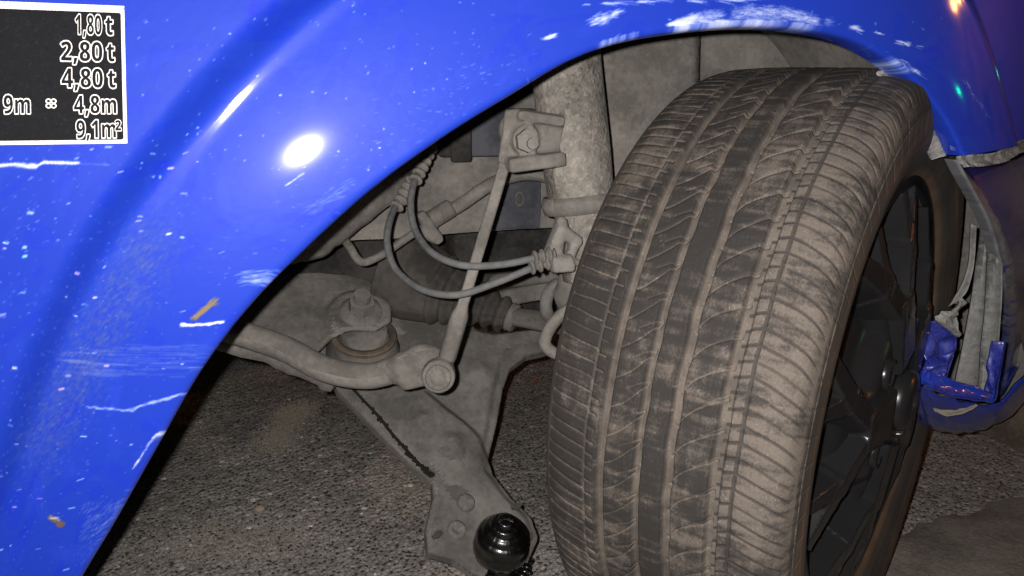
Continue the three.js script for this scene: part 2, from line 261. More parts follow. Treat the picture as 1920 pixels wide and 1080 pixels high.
// paint with chips, scrapes and road dirt
const PW = 2048, PH = 1024, paintCanvas = document.createElement('canvas'); paintCanvas.width = PW; paintCanvas.height = PH;
{
  const c = paintCanvas.getContext('2d'), rgb = (k) => `rgb(${BLUE.map((b) => Math.round(toS(b * k))).join(',')})`;
  c.fillStyle = rgb(1); c.fillRect(0, 0, PW, PH);
  const at = (px, py) => { const [u, v] = bodyUV(px, py); return [u * PW, v * PH]; };
  const K = PW / FU / 2400;                                              // canvas pixels for one photo pixel, about
  for (let i = 0; i < 2600; i++) { c.fillStyle = rnd() < 0.5 ? 'rgba(10,22,190,0.10)' : 'rgba(70,90,240,0.05)'; c.beginPath(); c.ellipse(rnd() * PW, rnd() * PH, 4 + rnd() * 26, 2 + rnd() * 8, rnd() * 3, 0, 7); c.fill(); }
  const dab = (px, py, len, wid, ang, col) => { const [x, y] = at(px, py), [x2, y2] = at(px + Math.cos(ang) * len, py + Math.sin(ang) * len); c.strokeStyle = col; c.lineWidth = wid; c.lineCap = 'round'; c.beginPath(); c.moveTo(x, y); c.lineTo(x2, y2); c.stroke(); };
  const line = (pts, wid, col) => { c.strokeStyle = col; c.lineCap = 'round'; for (let i = 1; i < pts.length; i++) { const a = at(...pts[i - 1]), b = at(...pts[i]), n = Math.ceil(Math.hypot(b[0] - a[0], b[1] - a[1]) / 2.5); for (let k = 0; k < n; k++) { const f = k / n, j = wid * 0.55 * (rnd() - 0.5); c.globalAlpha = 0.2 + 0.8 * rnd(); c.lineWidth = wid * (0.25 + 0.6 * rnd()); c.beginPath(); c.moveTo(lerp(a[0], b[0], f) + j, lerp(a[1], b[1], f) + j); c.lineTo(lerp(a[0], b[0], f + 1.5 / n) + j, lerp(a[1], b[1], f + 1.5 / n) + j * 0.6); c.stroke(); } c.globalAlpha = 1; } };
  // stone chips, thick on the lower left of the wing and along the flare
  for (let i = 0; i < 620; i++) { const x = Math.abs(rnd() + rnd() - 1) * 520 - 10, y = 250 + rnd() * 830, big = rnd() < 0.13; dab(x, y, rnd() * (big ? 11 : 3), 0.4 + rnd() * (big ? 2.0 : 0.8), -0.4 + rnd() * 0.6, `rgba(${130 + rnd() * 90},${150 + rnd() * 80},250,${big ? 0.5 + rnd() * 0.4 : 0.12 + rnd() * 0.3})`); }
  for (let i = 0; i < 190; i++) { const s = rnd(), x = 480 + s * 500 + (rnd() - 0.5) * 150, y = 420 - s * 330 + (rnd() - 0.5) * 150; dab(x, y, rnd() * 9, 0.4 + rnd() * 0.9, -0.35 + rnd() * 0.4, `rgba(165,185,255,${0.08 + rnd() * 0.32})`); }
  for (let i = 0; i < 110; i++) dab(250 + rnd() * 650, rnd() * 330, rnd() * 3, 0.4 + rnd() * 1.2, rnd() * 3, `rgba(190,205,255,${0.3 + rnd() * 0.6})`);
  for (let i = 0; i < 60; i++) dab(1200 + rnd() * 600, 10 + rnd() * 260, 1 + rnd() * 5, 0.6 + rnd(), rnd() * 3, `rgba(190,205,255,${0.3 + rnd() * 0.5})`);
  // dried dirt: grainy veil low on the wing and beside the ridge
  for (let i = 0; i < 5200; i++) { const s = rnd(), x = lerp(300, 60, s) + (rnd() + rnd() - 1) * 75, y = lerp(430, 860, s) + (rnd() + rnd() - 1) * 90; dab(x, y, rnd() * 9, 0.7 + rnd() * 1.6, -1.0 + rnd() * 0.3, `rgba(118,108,104,${0.02 + rnd() * 0.08})`); }
  for (let i = 0; i < 900; i++) dab(150 + rnd() * 160, 940 + rnd() * 140, rnd() * 22, 0.5 + rnd(), -0.9 + rnd() * 0.4, `rgba(200,190,180,${0.05 + rnd() * 0.16})`);
  for (let i = 0; i < 120; i++) { const y = 640 + rnd() * 60; dab(110 + rnd() * 260, y, 20 + rnd() * 60, 0.5 + rnd(), 0.02, `rgba(180,180,190,${0.04 + rnd() * 0.12})`); }
  // named scratches
  const W = (a) => `rgba(204,206,220,${a * 0.8})`;
  for (let k = 0; k < 5; k++) line([[-20, 312], [20, 308 + k], [60, 311 + k * 1.5], [75, 306], [110, 305 + k * 0.5], [140, 308]], 2.2, W(0.75));
  line([[140, 308], [200, 311]], 1, W(0.4));
  for (let k = 0; k < 4; k++) line([[342, 602 + k], [365, 604], [395, 600 + k], [418, 598]], 3, W(0.95));
  for (let k = 0; k < 26; k++) line([[360 + rnd() * 12, 595 - rnd() * 8], [378 + rnd() * 10, 572 + rnd() * 8], [395 + rnd() * 16, 556 + rnd() * 8]], 3, 'rgba(120,100,70,0.35)');
  line([[165, 757], [215, 761], [250, 763], [275, 752], [305, 744], [342, 732]], 3, 'rgba(150,165,225,0.7)'); line([[240, 764], [275, 752], [330, 738]], 4, 'rgba(150,170,240,0.6)');
  line([[250, 875], [265, 850], [285, 825], [300, 805]], 4, W(0.8));
  for (let k = 0; k < 60; k++) { const x = 440 + rnd() * 60, y = 505 + rnd() * 28; line([[x, y], [x + 22 + rnd() * 20, y - 2 - rnd() * 4]], 1, 'rgba(170,185,250,0.45)'); }
  for (let k = 0; k < 30; k++) { const s = rnd(); const x = 555 + s * 90, y = 395 - s * 60 + rnd() * 26; line([[x, y], [x + 20, y - 8 - rnd() * 6]], 1, 'rgba(170,185,250,0.3)'); }
  line([[535, 345], [565, 327]], 3, W(0.9)); line([[95, 965], [118, 980]], 7, 'rgba(110,80,50,0.7)'); line([[95, 967], [112, 968]], 4, 'rgba(190,180,160,0.8)');
  // the long scrape above the arch, where the wheel has rubbed
  const band = (pts, n, spread, len, a0, col = '196,204,238') => { for (let i = 0; i < n; i++) { const s = rnd() * (pts.length - 1.001), q = Math.floor(s), f = s - q, x = lerp(pts[q][0], pts[q + 1][0], f), y = lerp(pts[q][1], pts[q + 1][1], f), sp = lerp(pts[q][2] ?? spread, pts[q + 1][2] ?? spread, f), sl = Math.atan2(pts[q + 1][1] - pts[q][1], pts[q + 1][0] - pts[q][0]); if (vnoise(x * 0.06, y * 0.16, 4096, 4096, 31) < 0.42 - a0 * 0.2) continue; dab(x + (rnd() - 0.5) * 8, y + (rnd() + rnd() - 1) * sp, 1 + rnd() * len, 0.4 + rnd() * 1.0, sl + (rnd() - 0.5) * 0.5, `rgba(${col},${a0 * (0.25 + rnd() * 0.75)})`); } };
  band([[1010, 76, 3], [1070, 52, 8], [1120, 38, 14], [1145, 28, 8]], 800, 10, 18, 0.36);
  band([[1240, 50, 3], [1290, 36, 12], [1380, 26, 17], [1450, 27, 18], [1520, 42, 12], [1590, 54, 4]], 3400, 14, 14, 0.22);
  band([[1250, 50, 2], [1300, 44, 4], [1400, 42, 4], [1500, 52, 5], [1570, 75, 5]], 600, 4, 26, 0.5);
  band([[1080, 12], [1200, 6], [1330, 4], [1420, 2]], 160, 3, 36, 0.5);
  band([[1090, 98, 3], [1140, 78, 4], [1170, 70, 3]], 260, 4, 22, 0.7);
  band([[1500, 56, 3], [1560, 70, 4], [1610, 98, 4]], 300, 4, 18, 0.7);
  band([[1590, 58], [1632, 64]], 60, 3, 14, 0.8); band([[1665, 78], [1705, 90]], 50, 3, 14, 0.9); band([[1640, 108, 3], [1680, 120, 6], [1705, 138, 3]], 120, 4, 18, 0.7);
  band([[1790, 150], [1815, 190], [1835, 215]], 60, 5, 8, 0.5);
  // bare, scuffed edge of the arch
  for (let i = 0; i < 1600; i++) { const u = rnd(); const x = u * PW * ARCH_L / FU; if (u < 0.2 && rnd() < 0.6) continue; c.fillStyle = `rgba(${150 + rnd() * 60},${150 + rnd() * 55},${150 + rnd() * 60},${(u > 0.5 ? 0.28 : 0.1) * rnd()})`; c.fillRect(x, 0, 1 + rnd() * 5, 4 * rnd()); }
}
const paintMap = new THREE.CanvasTexture(paintCanvas); paintMap.flipY = false; paintMap.colorSpace = THREE.SRGBColorSpace; paintMap.wrapS = paintMap.wrapT = THREE.ClampToEdgeWrapping;
const orange = texture(512, 512, (u, v) => 0.6 * fbm(u, v, 14, 3, 500) + 0.4 * fbm(u, v, 80, 2, 510), false); orange.repeat.set(5, 2);
const paint = new THREE.MeshPhysicalMaterial({ map: paintMap, roughness: 0.5, clearcoat: 0.8, clearcoatRoughness: 0.075, specularIntensity: 0.3, bumpMap: orange, bumpScale: 0.0002 });
const paintPlain = new THREE.MeshPhysicalMaterial({ color: new THREE.Color().setRGB(...BLUE), roughness: 0.5, clearcoat: 1, clearcoatRoughness: 0.1, bumpMap: orange, bumpScale: 0.0006 });
const fender = part('front_wing', fenderGeo, paint, van, 'blue painted front wing with scraped wheel arch');

{ const idx = []; for (let i = 267; i <= NT; i += 3) idx.push(i);
  part('arch_trim', sheet(idx.map((i) => archPts[i].clone().add(V(0, 0, -0.005))), idx.map((i) => archPts[i].clone().add(V(-Math.cos(fanDir[i]) - 0.25, -Math.sin(Math.max(fanDir[i], 0.5)), 0).normalize().multiplyScalar(0.012 * sstep(264, 282, i) + 0.001)).add(V(0, 0, -0.011))), 0.003, 60, 4, 0.0015), M.scuffed, van, 'scuffed grey edge trim of wheel arch'); }
// weight and size plate on the wing
{
  const off = 0.0016, P = (x, y) => onBody(x, y, off), tr = P(233, 11), br = P(239, 269), tl0 = P(0, 2), bl0 = P(0, 272);
  const k = 2.1, tl = tr.clone().lerp(tl0, k), bl = br.clone().lerp(bl0, k), Wm = (tr.distanceTo(tl) + br.distanceTo(bl)) / 2, Hm = (tr.distanceTo(br) + tl.distanceTo(bl)) / 2;
  const H = 1024, Wp = Math.round(H * Wm / Hm), cv = document.createElement('canvas'); cv.width = Math.min(2048, Wp); cv.height = H;
  const c = cv.getContext('2d'), sx = cv.width / Wp; c.scale(sx, 1);
  c.fillStyle = '#d2cfcd'; c.fillRect(0, 0, Wp, H); c.fillStyle = '#141518'; c.beginPath(); c.roundRect(24, 52, Wp - 50, H - 82, 16); c.fill();
  for (let i = 0; i < 5000; i++) { c.fillStyle = rnd() < 0.6 ? `rgba(60,62,74,${rnd() * 0.12})` : `rgba(5,5,8,${rnd() * 0.2})`; c.beginPath(); c.ellipse(40 + rnd() * (Wp - 90), 70 + rnd() * (H - 130), 2 + rnd() * 22, 1 + rnd() * 8, rnd() * 3, 0, 7); c.fill(); }
  for (let i = 0; i < 90; i++) { c.fillStyle = `rgba(190,195,210,${rnd() * 0.4})`; c.fillRect(40 + rnd() * (Wp - 90), 70 + rnd() * (H - 130), 1 + rnd() * 9, 1 + rnd() * 3); }
  for (let i = 0; i < 260; i++) { c.fillStyle = `rgba(40,40,70,${rnd() * 0.55})`; const v = rnd() < 0.5; c.fillRect(v ? Wp - 24 + rnd() * 20 : rnd() * Wp, v ? rnd() * H : rnd() * 40, 2 + rnd() * 5, 2 + rnd() * 9); }
  const S = H / 258;                                                      // canvas pixels per photo pixel
  const text = (str, right, base, h, squeeze, w = 16) => { c.save(); c.translate(Wp - (236 - right) * S * 0.9, (base - 11) * S); c.scale(squeeze, 1); c.font = `bold ${h * S * 1.38}px sans-serif`; c.textAlign = 'right'; c.lineJoin = 'round'; c.lineWidth = w * 1.25; c.strokeStyle = '#d9d6d2'; c.strokeText(str, 0, 0); c.lineWidth = 0; c.fillStyle = '#17171b'; c.save(); c.globalAlpha = 1; c.fillText(str, 0, 0); c.restore(); c.restore(); };
  text('1,80', 192, 65, 35, 0.5); text('t', 214, 65, 35, 0.75);
  text('2,80', 193, 114, 35, 0.78); text('t', 216, 114, 35, 0.75);
  text('4,80', 193, 163, 35, 0.76); text('t', 217, 163, 35, 0.75);
  text('9m', 58, 211, 33, 0.68); text('4,8m', 219, 211, 33, 0.7);
  text('9,1m', 217, 257, 33, 0.66); text('²', 226, 257, 33, 0.7, 10);
  c.strokeStyle = '#f1efec'; c.lineWidth = 9; const X = Wp - (236 - 94) * S * 0.9, Y = (193 - 11) * S;   // small square cross between the two lengths
  for (let q = 0; q < 4; q++) { const a = q * Math.PI / 2 + 0.78; c.beginPath(); c.arc(X + Math.cos(a) * 24, Y + Math.sin(a) * 24, 15, 0, 7); c.stroke(); }
  const tex = new THREE.CanvasTexture(cv); tex.colorSpace = THREE.SRGBColorSpace;
  const g = gridGeo(24, 12, (i, j) => { const u = i / 24, v = j / 12, p = bl.clone().lerp(br, u).lerp(tl.clone().lerp(tr, u), v); p.z = zBody(p.x, p.y) + 0.0015; return [p, u, v]; });
  part('data_plate', g, new THREE.MeshPhysicalMaterial({ map: tex, roughness: 0.85, specularIntensity: 0.35, bumpMap: M.dust.bumpMap, bumpScale: 0.0003 }), van, 'black plate with outlined weights and lengths and white border');
}

// ------------------------------------------------------------------ bumper, broken away from the wing
const bumper = group('front_bumper', van, 'cracked blue front bumper with torn edges');
{
  const edge = [[1795, 300], [1806, 322], [1832, 370], [1856, 420], [1874, 480], [1886, 540], [1891, 600], [1887, 660], [1878, 710], [1864, 748]];
  const zEdge = (y) => -0.02 - 0.5 * Math.max(0, 0.6 - y) ** 2;
  const bz = (x, y) => zBody(x, y) - 0.5 * Math.max(0, x - 0.6) ** 2 + 0.004;
  const hit = (x, y) => { let z = 0, p; for (let i = 0; i < 12; i++) { p = onZ(x, y, z); z = bz(p.x, p.y); } return p; };
  const curve = new THREE.CatmullRomCurve3(edge.map(([x, y]) => hit(x, y)), false, 'centripetal'), E = curve.getSpacedPoints(120), L = curve.getLength();
  const D = [-0.004, -0.003, 0]; while (D[D.length - 1] < 0.62) D.push(D[D.length - 1] + (D[D.length - 1] < 0.06 ? 0.004 : 0.02));
  const g = gridGeo(120, D.length - 1, (i, j) => {
    const e = E[i], d = D[j]; if (j < 2) return [V(e.x + (j ? 0.001 : 0.004), e.y, e.z - (j ? 0.006 : 0.02)), i / 120 * L, 0];
    const x = e.x + d, y = e.y + d * 0.05; return [V(x, y, e.z + 0.007 * sstep(0, 0.025, d) - 0.62 * d - 0.1 * d * d - 0.02 * Math.exp((e.y - E[0].y) / 0.035) * sstep(0, 0.03, d)), i / 120 * L, d];
  });
  // own print: scraped grey flange along the wheel opening, ragged border to the paint
  const w = 512, h = 1024, LW = 0.66, LH = L, map = texture(w, h, (u, v) => {
    const d = u * LW, along = v * LH, fl = 0.018 + 0.012 * Math.sin(v * 3.1) + 0.013 * (fbm(u, v, 20, 4, 810, 30) - 0.5) + 0.008 * (vnoise(0.5, v * 90, 9, 90, 815) - 0.5);
    const n = fbm(u, v, 60, 3, 820), sp = fbm(u, v, 30, 4, 830, 60), grey = [0.11 + 0.16 * n, 0.115 + 0.16 * n, 0.13 + 0.17 * n];
    const t = clamp(1 - sstep(fl - 0.004, fl + 0.002, d) - (sp > 0.62 && v > 0.35 ? 0.75 : 0), 0, 1) * (1 - 0.55 * sstep(0.45, 0.9, v));
    const chip = vnoise(u * 200, v * 200, 200, 200, 840) > 0.985 ? 0.5 : 0;
    return BLUE.map((b, k) => lerp(b * 0.8, grey[k], Math.max(t, chip)));
  });
  map.repeat.set(1, 1);
  const uv = g.attributes.uv; for (let i = 0; i < uv.count; i++) { const a = uv.getX(i), d = uv.getY(i); uv.setXY(i, clamp(d / LW, 0.002, 0.998), a / LH); }
  part('bumper_skin', g, new THREE.MeshPhysicalMaterial({ map, roughness: 0.5, clearcoat: 1, clearcoatRoughness: 0.07, bumpMap: orange, bumpScale: 0.0006 }), bumper);
  // the torn top edge of the bumper, bare and grey
  const T = (x, y, dz = 0) => { const p = hit(x, y); p.z += 0.008 + dz; return p; };
  part('torn_edge', sheet([[1778, 292], [1800, 289], [1826, 288], [1850, 284], [1868, 274], [1890, 264], [1930, 257], [1990, 254]].map(([x, y]) => T(x, y, 0.002)), [[1790, 312], [1808, 312], [1832, 309], [1852, 305], [1870, 297], [1890, 286], [1930, 277], [1990, 276]].map(([x, y]) => T(x, y, 0.004)), 0.004, 48, 5, 0.006, 0.003), M.scuffed, bumper, 'torn pale grey edge of broken bumper');
  // grey strips of the wheel arch liner that show behind the torn corner
  const Z = (x, y, z) => onZ(x, y, z);
  part('inner_strip', sheet([[1825, 300], [1838, 400], [1828, 520], [1812, 620], [1788, 735]].map(([x, y]) => Z(x, y, -0.1)), [[1838, 320], [1858, 420], [1853, 520], [1846, 640], [1832, 745]].map(([x, y]) => Z(x, y, -0.095)), 0.003, 40, 6, 0.004, 0.004, 0.35), M.plastic, bumper, 'grey plastic strip behind torn bumper');
  part('inner_strip', sheet([[1834, 330], [1851, 420], [1850, 540], [1842, 640], [1832, 740]].map(([x, y]) => Z(x, y, -0.085)), [[1842, 330], [1872, 430], [1880, 540], [1872, 650], [1856, 745]].map(([x, y]) => Z(x, y, -0.078)), 0.003, 40, 6, 0.004, 0.003, 0.35), M.plastic, bumper);
  part('inner_strip', sheet([[1822, 420], [1815, 500], [1798, 545], [1778, 575]].map(([x, y]) => Z(x, y, -0.086)), [[1832, 425], [1824, 510], [1808, 555], [1794, 566]].map(([x, y]) => Z(x, y, -0.084)), 0.002, 24, 3, 0.004, 0, 0.5), M.plastic, bumper);
  // crumpled painted pieces
  const cr = dustMaterial([0.006, 0.014, 0.2], [0.04, 0.05, 0.3], 13, { rough: 0.35, speck: 0.9 });
  const crumple = new THREE.MeshPhysicalMaterial({ map: cr.map, roughness: 0.5, clearcoat: 0.6, clearcoatRoughness: 0.2, bumpMap: cr.bumpMap, bumpScale: 0.0006 });
  part('torn_flap', sheet([[1726, 620], [1728, 650], [1728, 680], [1727, 712]].map(([x, y]) => Z(x, y, -0.075)), [[1764, 592], [1786, 620], [1792, 640], [1772, 705]].map(([x, y]) => Z(x, y, -0.085)), 0.003, 28, 20, 0.02, 0, 0.26), crumple, bumper, 'crumpled blue flap of torn bumper');
  part('torn_flap', sheet([[1728, 690], [1745, 672], [1768, 664], [1790, 652]].map(([x, y]) => Z(x, y, -0.066)), [[1730, 716], [1748, 712], [1766, 706], [1774, 690]].map(([x, y]) => Z(x, y, -0.062)), 0.003, 20, 10, 0.014, 0, 0.4), crumple, bumper);
  part('torn_flap', sheet([[1752, 600], [1764, 588], [1786, 578], [1806, 560]].map(([x, y]) => Z(x, y, -0.07)), [[1796, 632], [1790, 622], [1788, 596], [1808, 566]].map(([x, y]) => Z(x, y, -0.074)), 0.003, 16, 6, 0.01), M.scuffed, bumper);
  part('corner_edge', sheet([[1856, 640], [1850, 690], [1846, 738]].map(([x, y]) => Z(x, y, -0.07)), [[1884, 640], [1876, 700], [1864, 752]].map(([x, y]) => Z(x, y, -0.055)), 0.003, 20, 8, 0.006, 0, 0.5), crumple, bumper);
  part('lower_ledge', sheet([[1728, 698], [1745, 700], [1790, 716], [1862, 742]].map(([x, y]) => Z(x, y, -0.052)), [[1730, 722], [1752, 733], [1800, 748], [1864, 755]].map(([x, y]) => Z(x, y, -0.04)), 0.004, 30, 8, 0.004, 0.004), paintPlain, bumper);
  // rounded underside of the bumper corner
  const u0 = [[1724, 722], [1752, 735], [1800, 750], [1866, 756], [1930, 690]], u1 = [[1726, 782], [1760, 800], [1815, 801], [1868, 770], [1934, 700]];
  part('bumper_underside', sheet(u0.map(([x, y], i) => Z(x, y, -0.046 - i * 0.012)), u1.map(([x, y], i) => Z(x, y, -0.24 - i * 0.01)), 0.004, 40, 14, 0.004, -0.016), paintPlain, bumper, 'dark blue rounded underside of bumper corner');
  part('scraped_lip', sheet([[1748, 764], [1768, 768], [1800, 766], [1830, 757]].map(([x, y]) => Z(x, y, -0.035)), [[1752, 768], [1772, 778], [1802, 774], [1830, 759]].map(([x, y]) => Z(x, y, -0.036)), 0.002, 20, 3, 0.003), M.bright, bumper);
}

// ------------------------------------------------------------------ wheel arch: liner and inner panels
{
  const back = -0.36;
  const liner = group('wheel_arch_liner', van, 'dusty grey wheel arch liner');
  const pts = archPts.filter((_, i) => i % 4 === 0 && i > 90);
  const dome = gridGeo(pts.length - 1, 16, (i, j) => {
    const p = pts[i], a = Math.atan2(p.y - CEN.y, p.x - CEN.x), t = j / 16, out = 0.006 + 0.11 * sstep(0, 0.3, t), wob = 0.004 * Math.sin(i * 0.7) * sstep(0.1, 0.6, t);
    return [V(p.x + Math.cos(a) * (out + wob), p.y + Math.sin(a) * (out + wob), lerp(p.z - 0.012, back - 0.03, t)), i * 0.016, t * 0.4];
  });
  part('liner_roof', dome, M.dust, liner);
  // back wall in two pressed panels that meet in a fold
  const wall = (x0, x1, y0, y1, f, n = 30) => gridGeo(n, n, (i, j) => { const x = lerp(x0, x1, i / n), y = lerp(y0, y1, j / n); return [V(x, y, f(x, y)), x, y]; });
  part('liner_wall', wall(0.36, 1.15, 0.15, 0.9, (x, y) => back + 0.05 * sstep(0.55, 0.53, x) + 0.09 * sstep(0.78, 1.15, x) - 0.05 * (y - 0.6) + 0.004 * Math.sin(y * 30) * sstep(0.6, 0.7, x), 60), M.dust, liner);
  // front part of the liner curving down behind the bumper
  const fl = gridGeo(24, 12, (i, j) => { const t = i / 24, a = lerp(0.75, -0.35, t), r = 0.66 + 0.02 * Math.sin(t * 9), x = 0.42 + Math.cos(a) * r, y = 0.3 + Math.sin(a) * r * 0.72; return [V(x, y, lerp(-0.14, back - 0.05, j / 12)), t * 0.7, j / 12 * 0.3]; });
  part('liner_front', fl, M.brown, liner);
  const wing = group('inner_wing', van, 'grey dusty inner wing panel');
  const panel = sheet([[470, 540], [560, 470], [650, 452], [740, 447], [820, 440], [1012, 428], [1120, 424]].map(([x, y]) => onZ(x, y, -0.42)), [[300, 60], [420, 60], [560, 60], [700, 60], [850, 60], [1012, 60], [1120, 60]].map(([x, y]) => onZ(x, y, -0.44)), 0.004, 40, 20, 0.006);
  part('panel', panel, M.dust, wing);
  const fl2 = sheet([[560, 492], [610, 478], [650, 450], [720, 392], [800, 330]].map(([x, y]) => onZ(x, y, -0.33)), [[500, 500], [560, 440], [610, 400], [700, 320], [790, 250]].map(([x, y]) => onZ(x, y, -0.28)), 0.004, 30, 8, 0.004);
  part('side_flange', fl2, M.steel, wing);
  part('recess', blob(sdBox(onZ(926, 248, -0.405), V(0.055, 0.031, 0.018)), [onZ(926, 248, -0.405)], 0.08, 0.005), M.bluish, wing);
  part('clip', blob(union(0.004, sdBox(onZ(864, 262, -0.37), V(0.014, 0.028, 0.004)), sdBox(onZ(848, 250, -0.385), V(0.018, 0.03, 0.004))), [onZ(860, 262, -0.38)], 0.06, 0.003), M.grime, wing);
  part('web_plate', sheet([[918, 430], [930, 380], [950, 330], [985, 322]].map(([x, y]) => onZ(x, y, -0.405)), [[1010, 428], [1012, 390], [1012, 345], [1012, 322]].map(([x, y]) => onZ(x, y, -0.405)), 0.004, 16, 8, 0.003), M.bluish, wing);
  const hc = onZ(974, 373, -0.398); part('plate_hole', new THREE.TorusGeometry(0.0075, 0.0018, 8, 20).scale(0.7, 1.2, 1).translate(hc.x, hc.y, hc.z), M.steel, wing);
}
{ // dark structure behind the suspension: crossmember, rack and floor of the van
  const sub = group('crossmember', van, 'dark grimy front crossmember');
  const c = onZ(780, 560, -0.66);
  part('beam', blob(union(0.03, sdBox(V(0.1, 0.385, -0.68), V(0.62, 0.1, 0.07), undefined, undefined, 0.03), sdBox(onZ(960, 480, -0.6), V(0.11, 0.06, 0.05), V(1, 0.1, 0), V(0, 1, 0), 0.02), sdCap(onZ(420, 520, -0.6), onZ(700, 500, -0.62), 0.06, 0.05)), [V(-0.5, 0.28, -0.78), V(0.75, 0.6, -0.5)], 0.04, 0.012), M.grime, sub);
  part('ledge', blob(union(0.01, sdCap(onZ(930, 528, -0.5), onZ(1100, 508, -0.47), 0.012), sdBox(onZ(1000, 540, -0.52), V(0.09, 0.018, 0.02), V(1, 0.12, 0), V(0, 1, 0))), [onZ(900, 580, -0.55), onZ(1120, 480, -0.45)], 0.03, 0.005), M.steel, sub);
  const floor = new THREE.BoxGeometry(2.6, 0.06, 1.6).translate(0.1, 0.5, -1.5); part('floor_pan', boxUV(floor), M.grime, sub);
  part('dark_backing', boxUV(new THREE.BoxGeometry(2.4, 0.9, 0.03).translate(0.1, 0.93, -0.86)), M.grime, sub);  // near-black panel added behind everything; its colour supplies the engine bay darkness
}

// ------------------------------------------------------------------ strut
{
  const strut = group('suspension_strut', van, 'dusty suspension strut');
  const top = onZ(1052, 40, -0.22), bot = onZ(1106, 520, -0.2), ax = bot.clone().sub(top).normalize(), L = top.distanceTo(bot), r = size(onZ(1075, 250, -0.21), 66);
  const at = (px, py) => { const p = onZ(px, py, -0.21); return p.clone().sub(top).dot(ax); };
  const s = at(1085, 375);
  part('damper_tube', turned(top.clone().addScaledVector(ax, -0.2), bot, [[-0.001, 0], [0, r * 0.98], [0.2 + at(1070, 290), r], [0.2 + s - 0.004, r * 0.96], [0.2 + s, r * 0.96], [0.2 + s + 0.012, r * 0.84], [0.2 + L, r * 0.8], [0.2 + L + 0.001, 0]], 48), M.dustRough, strut);
  part('collar', turned(top.clone().addScaledVector(ax, s), bot, [[-0.006, r * 0.9], [-0.007, r * 1.1], [0.002, r * 1.18], [0.012, r * 1.1], [0.014, r * 0.8]], 48), M.dust, strut);
  // ear that carries the anti-roll bar link, with its bolt
  const p = onZ(985, 262, -0.175), e = onZ(1040, 262, -0.19);
  part('bracket', blob(union(0.008, sdBox(onZ(996, 262, -0.185), V(0.033, 0.028, 0.004), V(1, -0.12, 0), V(0.1, 1, 0.1), 0.003), sdBox(onZ(1005, 304, -0.172), V(0.031, 0.0075, 0.01), V(1, 0.1, 0), V(0, 1, 0), 0.003), sdBox(onZ(1012, 222, -0.178), V(0.026, 0.005, 0.009), V(1, -0.15, 0), V(0, 1, 0), 0.003), sdCyl(p.clone().add(V(0, 0, -0.005)), p.clone().add(V(0, 0, 0.006)), size(p, 27), 0.003)), [p, onZ(1045, 310, -0.18), onZ(1020, 215, -0.18)], 0.035, 0.0028), M.dust, strut);
  const bn = V(-0.12, 0.05, 1).normalize(), bp = onZ(988, 264, -0.163);
  part('bolt', merge([prism(bp, bn, size(bp, 23), 0.012), prism(bp.clone().addScaledVector(bn, 0.009).add(V(0.004, -0.003, 0)), bn, size(bp, 11), 0.008, 12)]), M.dust, strut);
  // hose clip on the lower tube
  const c0 = onZ(1046, 470, -0.155);
  part('hose_clip', blob(union(0.004, sdCap(onZ(1036, 478, -0.16), onZ(1052, 418, -0.165), 0.011, 0.007), sdCap(onZ(1052, 430, -0.16), onZ(1080, 452, -0.165), 0.007), sdCap(onZ(1080, 452, -0.165), onZ(1066, 485, -0.16), 0.006), sdCyl(onZ(1032, 494, -0.15), onZ(1072, 492, -0.15), 0.009, 0.003), sdBox(onZ(1054, 500, -0.15), V(0.012, 0.005, 0.01)), sdCap(onZ(1064, 492, -0.152), onZ(1100, 494, -0.16), 0.004), sdCyl(onZ(1056, 412, -0.168), onZ(1050, 440, -0.162), 0.0045, 0.001)), [c0, onZ(1020, 510, -0.15), onZ(1100, 405, -0.17)], 0.02, 0.0024), M.dust, strut);
}
{ // link between the strut and the anti-roll bar
  const link = group('stabiliser_link', van, 'grey dusty anti-roll bar link rod');
  const a = onZ(955, 280, -0.195), b = onZ(838, 672, -0.2), d = b.clone().sub(a), side = RIGHT.clone().addScaledVector(d, -RIGHT.dot(d) / d.lengthSq());
  part('rod', blob(union(0.012, sdBox(a.clone().lerp(b, 0.5), V(d.length() / 2, 0.0062, 0.0085), d, side, 0.003), sdCap(a.clone().lerp(b, 0.8), b, 0.0078, 0.0078)), [a, b], 0.02, 0.0026), M.dust, link);
  const q = onZ(822, 706, -0.185), qa = V(-0.25, 0.12, 1).normalize();
  part('ball_end', blob(union(0.004, sdCyl(q.clone().addScaledVector(qa, -0.018), q.clone().addScaledVector(qa, 0.004), size(q, 32), 0.003), sdCap(q, b, 0.012, 0.008)), [q, b], 0.035, 0.0026), M.dust, link);
  part('cap', turned(q.clone().addScaledVector(qa, 0.003), q.clone().addScaledVector(qa, 0.02), [[0, size(q, 25)], [0.004, size(q, 24)], [0.0052, size(q, 20)], [0.0045, size(q, 6)], [0.0045, 0]], 32), M.dust, link);
  const q2 = onZ(966, 244, -0.205); part('ball_end', turned(q2.clone().add(V(0, 0, -0.015)), q2.clone().add(V(0, 0, 0.012)), [[0, 0], [0, size(q2, 26)], [0.012, size(q2, 32)], [0.02, size(q2, 30)], [0.022, size(q2, 20)], [0.022, 0]], 32), M.dust, link);
}
